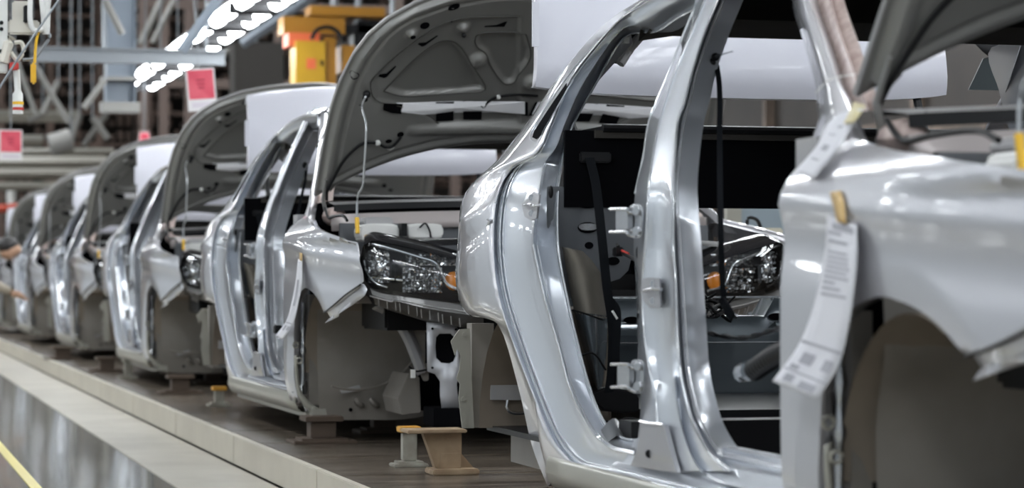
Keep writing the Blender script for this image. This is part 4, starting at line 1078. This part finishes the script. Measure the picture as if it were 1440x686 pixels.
sheet(0, [(1163, 303), (1160, 350), (1153, 390), (1141, 440), (1120, 490), (1086, 536)], [(1205, 316), (1205, 360), (1202, 400), (1195, 450), (1180, 512), (1149, 562)], [-.022, -.03, -.035, -.04, -.045, -.06],
      'long curved white paper sheet hanging on the nearest fender by brown tape', [[(1167, 270, -.022), (1172, 290, -.026), (1177, 312, -.03)], [(1182, 268, -.022), (1188, 288, -.026), (1190, 315, -.03)]], pr)
sheet(0, [(1178, 160), (1160, 178), (1148, 205), (1117, 242)], [(1214, 152), (1196, 180), (1176, 212), (1144, 252)], [-.02, -.02, -.025, -.03],
      'short white paper sheet taped at the foot of the nearest windscreen pillar', [[(1200, 142, -.006), (1194, 158, -.024), (1186, 174, -.026)], [(1218, 148, -.006), (1210, 160, -.024), (1202, 172, -.026)]], [(.3, .34, .5, .7), (.62, .70, .3, .6), (.45, .47, .3, .6), (.8, .82, .2, .6)], tm=TAPEY)
sheet(1, [(419, 364), (415, 400), (409, 430), (402, 452), (387, 472)], [(425, 366), (424, 400), (419, 430), (412, 455), (397, 478)], [-.02, -.03, -.035, -.04, -.05],
      'narrow white paper strip taped on the fender of the second car', [[(421, 349, -.018), (421, 358, -.022), (421, 366, -.024)], [(425, 349, -.018), (425, 358, -.022), (425, 367, -.024)]], [(.75, .765, .05, .95), (.8, .88, .2, .45), (.8, .86, .6, .85), (.2, .5, .3, .6)])
MB().box(tuple(Vector(SK(384, 469, -.03, 1)) - Vector((0, 0, 0))), tuple(Vector(SK(384, 469, -.03, 1)) + Vector((.05, .03, .035)))).build('foam_pad', BLACKP, roots[1], smooth=0, bevel=.004)
mb = MB(); mb.tube(crom([SK(1147, 131, -.01), SK(1160, 117, -.012), (SK(1176, 109, -.01)), SK(1205, 104, -.005)], 5), .0015, 6); o = mb.build('thin_wire', WHITEP, roots[0])

# ================================================================== SIGNS, BEAMS AND HANGING GEAR
def V3(x, y, t): return Vector(invt(x, y, t))
PINK = mat('pink_sign_face', (.60, .055, .095), 0, .5, col2=(.68, .10, .14), nscale=8); SIGNW = mat('white_sign_face', (.68, .66, .66), 0, .5); DPINK = mat('dark_red_print', (.40, .02, .05), 0, .5)
def sign(cx, cy, wpx, hpx, t, tilt, label):
    D_ = t * c; w_ = wpx * D_ / F / 1.0; h = hpx * D_ / F
    p = V3(cx, cy, t); o = empty('hanging_sign', tuple(p), label, 'sign', rz=0.12); o.rotation_euler = (math.radians(tilt), 0, .1)
    MB().box((-.004, -w_ / 2, -h / 2), (.004, w_ / 2, h / 2)).build('sign_board', SIGNW, o, smooth=0)
    MB().box((.004, -w_ * .44, -h * .22), (.006, w_ * .44, h * .46)).build('pink_field', PINK, o, smooth=0)
    for k in range(3): MB().box((.006, -w_ * (.16 - .03 * k), h * (.20 - .09 * k)), (.0065, w_ * (.14 - .02 * k), h * (.25 - .09 * k))).build('print_line', DPINK, o, smooth=0)
    MB().box((.004, -w_ * .36, -h * .42), (.0045, w_ * .36, -h * .30)).build('text_strip', mat('pale_print', (.60, .55, .60)), o, smooth=0)
    MB().tube([(0, 0, h / 2), (0, 0, h / 2 + (3.4 - p.z))], .004, 5).build('hanging_wire', GALV, o)
sign(283, 126, 43, 62, 15.5, 5, 'large tilted pink and white sign hanging above the third car')
sign(15, 204, 33, 44, 20, 0, 'pink and white sign hanging at the left edge')
sign(203, 196, 15, 21, 27, 0, 'small pink sign hanging above the fourth car')
def bar3(name, p, q, r, m, label, cat='beam', group=None, sq=True):
    p = Vector(p); q = Vector(q)
    mb = MB(); mb.tube([p, q], r, 4 if sq else 10)
    o = tag(mb.build(name, m, None, smooth=0 if sq else 40), label, cat, group)
    if cat in ('brace', 'housing'):
        a = p if p.z > q.z else q; MB().tube([a, (a.x, a.y, 9.0)], .012, 5).build('hanger', GALV, o)
    return o
tB = 21.0
p = V3(50, 76, tB); q = V3(316, 76, tB)
o = empty('cross_beam', tuple(p), 'long grey cross beam in front of the broad column, top left', 'beam')
L_ = (q - p).length; dv = (q - p).normalized()
for nm, z0, z1, x0, x1 in (('web', -.05, .05, -.01, .01), ('flange', .05, .062, -.05, .05), ('flange', -.062, -.05, -.05, .05)): MB().box((x0, 0, z0), (x1, L_, z1)).build(nm, GALV, o, smooth=0)
o.rotation_euler = (0, 0, math.atan2(dv.y, dv.x) - PI / 2)
MB().tube([(0, L_ * .35, .06), (0, L_ * .35, 6.2)], .012, 6).build('hanger', GALV, o); MB().tube([(0, L_ * .9, .06), (0, L_ * .9, 6.2)], .012, 6).build('hanger', GALV, o)
# broad column
p = V3(169, 158, 25)
o = empty('column', (p.x, p.y, p.z), 'broad blue-grey steel column hanging from the roof, top left', 'column')
COLM = mat('blue_grey_paint', (.26, .30, .35), .1, .5)
MB().box((-.12, -.14, 0), (-.10, .14, 9 - p.z)).build('column_web', COLM, o, smooth=0); MB().box((-.12, -.15, 0), (.05, -.14, 9 - p.z)).build('column_flange', COLM, o, smooth=0); MB().box((-.12, .14, 0), (.05, .15, 9 - p.z)).build('column_flange', COLM, o, smooth=0)
MB().box((-.14, -.19, .0), (.08, .19, .10)).build('splice_plate', GREYB, o, smooth=0); MB().box((-.14, -.19, .32), (.08, .19, .35)).build('splice_plate', GREYB, o, smooth=0)
for (x0, y0, x1, y1, t, r, m, lb) in [
    (45, 85, 96, 172, 30, .035, GREYB, 'pale diagonal brace left of the column, lower end by the girders'), (20, 75, 50, 160, 30, .03, GREYB, 'short pale diagonal brace nearest the left edge'),
    (148, 0, 172, 48, 20, .03, GREYB, 'diagonal brace crossing the top of the column'), (320, -20, 255, 72, 17, .035, COLM, 'grey diagonal strut crossing the bright tube lamps'),
    (232, -10, 198, 62, 32, .05, GREYB, 'dull strut right of the column, leaning left'), (250, -10, 215, 60, 34, .04, GREYB, 'thin dull strut between column and lamps'),
    (118, 152, 148, 112, 24, .03, GREYB, 'short brace at the foot of the column'), (400, 30, 250, 110, 36, .05, GREYB, 'long dull pipe slanting behind the lamps'), (460, -20, 340, 62, 30, .06, COLM, 'perforated-looking grey rail slanting left of the yellow hoist')]:
    bar3('brace', V3(x0, y0, t), V3(x1, y1, t), r, m, lb, 'brace')
for i, (y, x0, x1, r) in enumerate([(163, -60, 110, .10), (197, -60, 60, .09), (213, -60, 160, .06), (228, -60, 150, .11), (244, -60, 150, .10), (262, -60, 120, .08)]):
    bar3('girder', V3(x0, y, 40 + i * 1.5), V3(x1, y, 40 + i * 1.5), r, mat('cream_grey_paint', (.36, .345, .30), .1, .5) if i == 0 else bpy.data.materials['cream_grey_paint'],
         ['topmost', 'second', 'third', 'fourth', 'fifth', 'lowest'][i] + ' of the pale horizontal girders at the left', 'girder')
for i, (x0, y0, x1, y1) in enumerate([(60, 160, 82, 115), (130, 165, 152, 195), (112, 160, 96, 210), (40, 170, 60, 160), (150, 160, 118, 205)]):
    bar3('brace', V3(x0, y0, 36.5 + i * .8), V3(x1, y1, 36.5 + i * .8), .05, GREYB, ['short brace above the topmost pale girder', 'short brace nearest the column foot, below the topmost girder', 'short leaning brace crossing the second and third pale girders', 'short brace nearest the left edge above the pale girders', 'short brace right of the others, leaning over the pale girders'][i], 'brace', 'braces among the girders')
bar3('white_post', V3(16, 459, 41), V3(16, 268, 41), .08, mat('white_post_paint', (.7, .7, .68)), 'white post behind the furthest cars at the left', 'post', sq=False)
bar3('red_pipe', V3(-20, 296, 36), V3(40, 289, 36), .06, mat('red_pipe_paint', (.45, .06, .03)), 'red pipe crossing behind the white post', 'pipe', sq=False)
bar3('shade_lamp', V3(70, 205, 34), V3(100, 196, 34), .16, GREYB, 'dull round housing below the girders', 'housing', sq=False)

# brown steel lattice behind everything
LAT = mat('brown_lattice_paint', (.27, .19, .155), .1, .6, col2=(.17, .12, .10), nscale=2)
o = empty('storage_lattice', (-52, -.2, 0), 'tall brown steel lattice rack filling the back of the hall', 'rack')
for i in range(26): MB().box((0, -12 + i * 1.0, 0), (.12, -12 + i * 1.0 + .14, 8.6)).build('upright', LAT, o, smooth=0)
for i in range(12): MB().box((.02, -12, .9 + i * .66), (.10, 13.4, .98 + i * .66)).build('crossbar', LAT, o, smooth=0)
mb = MB(); random.seed(11)
for i in range(150):
    for j in range(26):
        y = -12 + i * .17; z = .6 + j * .31
        if random.random() < .8: mb.box((-.5 - random.random() * .4, y, z), (-.45, y + .10, z + random.uniform(.08, .26)))
g = mb.build('stored_pieces', LAT, o, smooth=0); g['kind'] = 'stuff'
BR2 = mat('brown_upright_paint', (.20, .15, .13), .1, .6)
o = empty('pallet_rack', (-38, 3.5, 0), 'brown upright rack behind the tube lamps and the yellow hoist', 'rack')
for px_ in (202, 230, 266, 345, 392, 560, 600, 640): 
    P_ = V3(px_, 300, 38); MB().box((-.06, P_.y - 3.5 - .07, 0), (.06, P_.y - 3.5 + .07, 6.8)).build('upright', BR2, o, smooth=0)
for z in (2.6, 3.7, 4.9): MB().box((-.05, .8, z), (.05, 9.8, z + .14)).build('crossbar', BR2, o, smooth=0)

# yellow hoist
YP = mat('orange_yellow_paint', (.36, .16, .008), .1, .45); YPB = mat('yellow_cabinet_paint', (.44, .25, .008), .05, .4); ORP = mat('orange_red_panel', (.62, .12, .04), .05, .5)
th_ = 21.5
p0 = V3(442, 90, th_)
o = empty('hoist', tuple(p0), 'yellow hoist with a control cabinet hanging behind the raised hoods', 'hoist')
def hb(x0, y0, x1, y1, dx, th=.3):   # box from pixels in the hoist's plane
    a = V3(x0, y0, th_) - p0; b_ = V3(x1, y1, th_) - p0
    return ((dx - th, min(a.y, b_.y), min(a.z, b_.z)), (dx, max(a.y, b_.y), max(a.z, b_.z)))
cb = MB().box(*hb(416, 57, 458, 121, .0)).build('control_cabinet', YPB, o, smooth=0, bevel=.006)
MB().box(*hb(431, 82, 444, 97, .006, .006)).build('red_notice', ORP, cb, smooth=0); MB().box(*hb(451, 85, 454, 92, .012, .012)).build('cabinet_handle', BLACKP, cb, smooth=0)
MB().box(*hb(458, 52, 474, 126, -.05, .3)).build('cabinet_side', YP, o, smooth=0, bevel=.004)
MB().box(*hb(440, 6, 545, 22, -.1)).build('beam', YP, o, smooth=0); MB().box(*hb(403, 20, 490, 46, -.15)).build('beam', YP, o, smooth=0)
MB().box(*hb(408, 44, 452, 64, -.08)).build('orange_panel', ORP, o, smooth=0); MB().box(*hb(484, 62, 502, 100, -.1)).build('motor_cover', YP, o, smooth=0); MB().box(*hb(505, 25, 546, 66, -.2)).build('motor', BLACKP, o, smooth=0, bevel=.03)
MB().box(*hb(455, 30, 530, 44, -.2)).build('trolley', BLACKP, o, smooth=0)
MB().tube(crom([V3(x, y, th_ - .1) - p0 for x, y in [(438, 55), (446, 42), (462, 38), (476, 46), (482, 60)]], 4), .02, 6).build('cable', BLACKP, o)
MB().tube([V3(470, 20, th_ + .2) - p0, V3(470, -900, th_ + .2) - p0], .04, 6).build('hanger', GALV, o)
# dark machinery behind it
for (x0, y0, x1, y1, t, lb) in [(470, 60, 560, 125, 26, 'dark machine housing behind the yellow hoist'), (330, 60, 400, 190, 33, 'dark locker left of the yellow hoist')]:
    a = V3(x0, y1, t); b_ = V3(x1, y0, t)
    mo = empty('machine_housing', tuple(a), lb, 'machine'); MB().box((-.5, 0, 0), (0, b_.y - a.y, b_.z - a.z)).build('housing', mat('dark_machine_paint', (.05, .045, .04)), mo, smooth=0, bevel=.02)
    MB().tube([(-.2, .3, b_.z - a.z), (-.2, .3, 9 - a.z)], .04, 6).build('hanger', GALV, mo); MB().box((0, .1, .1), (.02, .4, .3)).build('cover_plate', GREYB, mo, smooth=0)

# hanging tool at the top left corner
tt = 9.6
p0 = V3(20, 60, tt); o = empty('hanging_tool', tuple(p0), 'cream air tool bracket with hoses and yellow tag hanging top left', 'tool')
CREAM = mat('cream_enamel', (.66, .63, .56), .1, .4)
def tb(x0, y0, x1, y1, dx=0, th=.04):
    a = V3(x0, y0, tt) - p0; b_ = V3(x1, y1, tt) - p0
    return ((dx - th, min(a.y, b_.y), min(a.z, b_.z)), (dx, max(a.y, b_.y), max(a.z, b_.z)))
def tp_(x, y, dx=0.0): v = V3(x, y, tt) - p0; return Vector((v.x + dx, v.y, v.z))
pl = MB().box(*tb(-12, -60, 11, 102)).build('back_plate', WHITEP, o, smooth=0, bevel=.004)
for x, y in [(2, 32), (2, 41), (1, 72)]: MB().disc(tp_(x, y, .0), (1, 0, 0), .008, .004, 8).build('bolt', BLACKP, pl)
bx = MB().box(*tb(12, 27, 56, 48, -.01)).box(*tb(18, 0, 46, 30, -.02)).build('valve_box', CREAM, o, smooth=0, bevel=.006)
MB().box(*tb(33, 8, 40, 32, .02)).build('quick_coupler', BLACKP, bx, smooth=0, bevel=.004)
MB().tube(crom([tp_(42, 0, .02), tp_(42, 30, .02), tp_(48, 44, .02), tp_(60, 42, .02)], 4), .010, 8).build('hose', WHITEP, o)
MB().tube([tp_(58, -40), tp_(60, 0), tp_(64, 48)], .013, 8).build('hose', WHITEP, o); MB().tube([tp_(68, -40), tp_(67, 0), tp_(65, 48)], .013, 8).build('hose', WHITEP, o)
MB().tube([tp_(5, 88), tp_(12, 60), tp_(17, 52)], .02, 8).build('nozzle_arm', CREAM, o); MB().tube(crom([tp_(20, 60), tp_(30, 60), tp_(33, 72), tp_(24, 84), tp_(14, 72)], 4), .009, 6).build('air_line', CREAM, o)
MB().box(*tb(13, 88, 26, 99, .02)).build('red_clamp', RED, o, smooth=0, bevel=.004)
MB().tube(crom([tp_(65, 44), tp_(70, 52), tp_(58, 70), tp_(48, 82), tp_(32, 84)], 4), .007, 6).build('air_line', GALV, o)
st = MB().tube([tp_(23, 98), tp_(25, 128), tp_(25, 132), tp_(25, 160)], [.013, .013, .020, .020], 10).build('probe', WHITEP, o)
MB().tube([tp_(25.5, 143), tp_(25.5, 147)], .0215, 10).build('yellow_band', YELLOW, st); MB().tube([tp_(25.5, 151), tp_(25.5, 155)], .0215, 10).build('red_band', RED, st)
MB().tube(crom([tp_(48, 90, .03), tp_(50, 60, .03), tp_(54, 46, .03)], 4), .006, 6).build('yellow_strap', YELLOW, o)
MB().box(*tb(42.5, 89, 50, 119, .04, .025)).build('yellow_tag', YELLOW, o, smooth=0, bevel=.006)
MB().tube([tp_(-8, -60), tp_(-8, -820)], .015, 6).build('hanger', GALV, o)
MB().tube([tp_(-30, 175, .05), tp_(0, 122, .05), tp_(24, 84, .05), tp_(84, -2, .05), tp_(120, -60, .05)], .005, 6).build('steel_wire', GALV, o)

# ================================================================== RIGHT HAND SIDE
DW = mat('dark_brown_panel', (.030, .023, .018), .05, .6, col2=(.020, .015, .012), nscale=1.5)
o = empty('panel_wall', (-24, 7.4, 0), 'dark brown panelled partition beyond the far side of the cars', 'partition')
for i in range(13): MB().box((i * 1.5, 0, 0), (i * 1.5 + 1.46, .06, 4.4)).build('panel', DW, o, smooth=0)
for i in range(14): MB().box((i * 1.5 - .06, -.08, 0), (i * 1.5 + .02, 0, 4.4)).build('upright', RACKM, o, smooth=0)
MB().box((0, -.1, 1.75), (19.5, 0, 1.92)).build('rail', RACKM, o, smooth=0)
p0 = V3(1080, 395, 9.6); o = empty('trolley', (p0.x, p0.y, .0), 'grey trolley box with a cream top beside the far headlight', 'trolley')
GB = mat('grey_green_plastic', (.20, .21, .19), 0, .5)
def rb(x0, y0, x1, y1, dx, th):
    a = V3(x0, y0, 9.6); b_ = V3(x1, y1, 9.6); return ((dx - th, min(a.y, b_.y) - p0.y, min(a.z, b_.z)), (dx, max(a.y, b_.y) - p0.y, max(a.z, b_.z)))
MB().box(*rb(1052, 330, 1112, 372, .0, .3)).build('box', GB, o, smooth=0, bevel=.01); MB().box(*rb(1046, 320, 1104, 331, -.01, .3)).build('tray', mat('cream_plastic', (.5, .47, .38)), o, smooth=0, bevel=.008)
MB().box(*rb(1072, 331, 1089, 340, .005, .005)).build('label_plate', CREAM, o, smooth=0)
MB().tube(crom([Vector((-.1, p_[1] - p0.y, p_[2])) for p_ in [V3(1062, 322, 9.6), V3(1064, 306, 9.6), V3(1076, 308, 9.6), V3(1082, 320, 9.6)]], 4), .008, 6).build('handle', BLACKP, o)
a = rb(1052, 372, 1112, 395, 0, .3)
for yy in (a[0][1], a[1][1] - .04): MB().box((-.04, yy, .0), (0, yy + .04, a[1][2])).build('leg', GALV, o, smooth=0); MB().box((-.3, yy, .0), (-.26, yy + .04, a[1][2])).build('leg', GALV, o, smooth=0)
MB().box(*rb(1046, 369, 1112, 373, .01, .3)).build('shelf', BEIGEM, o, smooth=0)
p1 = V3(1040, 340, 12.5)
o = empty('glass_screen', (p1.x, p1.y, 0), 'pale blue glazed screen behind the grey trolley box', 'screen')
MB().box((0, 0, .95), (.02, .7, 1.16)).build('pane', mat('pale_blue_glass', (.30, .36, .40), 0, .2), o, smooth=0); MB().box((-.02, -.08, 0), (.03, 0, 1.2)).build('post', BEIGEM, o, smooth=0); MB().box((-.02, .7, 0), (.03, .75, 1.2)).build('post', BEIGEM, o, smooth=0)
# hanging dark cover at the right edge
o = empty('hanging_cover', tuple(V3(1400, 60, 7.4)), 'dark draped cover at the right edge behind the nearest car', 'cover')
q0 = V3(1400, 60, 7.4)
mb = MB(); mb.grid([[V3(x, y, 7.4 + .1 * math.sin(i * 1.2)) - q0 for i, (x, y) in enumerate(r)] for r in ([(1365, -60), (1400, -60), (1480, -60), (1520, -60)], [(1372, 62), (1390, 66), (1430, 62), (1520, 62)], [(1382, 72), (1392, 80), (1430, 84), (1520, 84)])])
mb.build('cover_cloth', mat('dark_grey_cloth', (.014, .015, .017), 0, .6), o, smooth=60, solid=.004)
mb = MB(); mb.poly([V3(x, y, 7.5) - q0 for x, y in [(1383, 82), (1395, 80), (1520, 84), (1520, 130), (1362, 126), (1366, 118)]], (-.006, 0, 0)); mb.build('cover_board', mat('dark_teal_board', (.02, .03, .033), 0, .4), o, smooth=0)
MB().tube([V3(1470, -55, 7.4) - q0, V3(1470, -900, 7.4) - q0], .01, 6).build('hanger', GALV, o)
# small gear seen under the second hood
p2 = V3(533, 262, 19.5); o = empty('tool_carrier', tuple(p2), 'white and yellow tool carrier seen beneath the second raised hood', 'tool')
MB().ball((0, 0, 0), .09, sz=(1, 1.3, 1)).build('carrier_body', WHITEP, o); MB().ball((.02, -.06, .1), .045).build('yellow_cap', YELLOW, o); MB().disc((.08, .03, -.02), (1, 0, 0), .035, .02, 12).build('dial', GALV, o); MB().tube([(0, .1, .05), (0, .12, 3.0)], .02, 6).build('hanger', GALV, o)

# ================================================================== WORKER
def skin_fig(name, pts, edges, rad, m, parent):
    me = bpy.data.meshes.new(name); me.from_pydata(pts, edges, []); me.update(); o = bpy.data.objects.new(name, me); C.objects.link(o); o.parent = parent
    me.materials.append(m); sk = o.modifiers.new('skin', 'SKIN'); 
    for i, r in enumerate(rad): me.skin_vertices[0].data[i].radius = (r, r) if not isinstance(r, tuple) else r
    me.skin_vertices[0].data[0].use_root = True
    sb = o.modifiers.new('sub', 'SUBSURF'); sb.levels = 2; sb.render_levels = 2; sk.use_smooth_shade = True
    return o
SKINM = mat('skin_tone', (.45, .27, .18), 0, .5); SHIRT = mat('tan_work_shirt', (.42, .37, .30), 0, .8); TROU = mat('grey_brown_trousers', (.22, .18, .15), 0, .8); HAIR = mat('black_hair', (.012, .01, .01), 0, .5)
pw = foot(-66, 518, 0.0); t = empty('person', (pw[0], pw[1], 0), 'person in a tan work shirt leaning forward at the left edge', 'person')
# local: +y towards the cars, leaning over to them
body = [(0, 0, .86), (0, .10, .93), (0, .22, .97), (0, .31, .99), (0, .37, .99), (.0, .41, .99),
        (.10, 0, .82), (.12, .12, .48), (.11, .0, .09), (.11, .10, .04), (-.10, 0, .82), (-.12, .02, .46), (-.11, -.12, .09), (-.11, -.02, .04),
        (.18, .28, .97), (.22, .32, .74), (.16, .48, .66), (-.18, .28, .97), (-.22, .32, .74), (-.16, .48, .66)]
ed = [(0, 1), (1, 2), (2, 3), (3, 4), (4, 5), (0, 6), (6, 7), (7, 8), (8, 9), (0, 10), (10, 11), (11, 12), (12, 13), (3, 14), (14, 15), (15, 16), (3, 17), (17, 18), (18, 19)]
rd = [(.15, .11), (.15, .11), (.17, .12), (.15, .10), .055, .055, .095, .065, .045, .04, .095, .065, .045, .04, .065, .05, .035, .065, .05, .035]
skin_fig('body', body, ed, rd, SHIRT, t)
skin_fig('trousers', [(0, 0, .86)] + body[6:9] + body[10:13], [(0, 1), (1, 2), (2, 3), (0, 4), (4, 5), (5, 6)], [.155, .11, .08, .065, .11, .08, .065], TROU, t)
hd = skin_fig('head', [(0, .39, .99), (0, .44, 1.01), (0, .50, 1.02), (0, .54, 1.0), (0, .555, .975)], [(0, 1), (1, 2), (2, 3), (3, 4)], [.05, .085, .095, .07, .04], SKINM, t)
MB().ball((0, .46, 1.06), .098, sz=(.95, 1.0, .85)).build('hair', HAIR, t)
for sg in (1, -1):
    base = Vector((.16 * sg, .48, .66)); 
    skin_fig('hand', [tuple(base), tuple(base + Vector((0, .05, -.02))), tuple(base + Vector((0, .08, -.03)))] + [tuple(base + Vector((dx, .11, -.045))) for dx in (-.03, -.01, .01, .03)] + [tuple(base + Vector((dx * 1.1, .15, -.075))) for dx in (-.03, -.01, .01, .03)] + [tuple(base + Vector((-.045 * sg, .07, -.03)))],
             [(0, 1), (1, 2), (2, 3), (2, 4), (2, 5), (2, 6), (3, 7), (4, 8), (5, 9), (6, 10), (1, 11)], [.028, .034, .03] + [.010] * 4 + [.008] * 4 + [.011], SKINM, t)
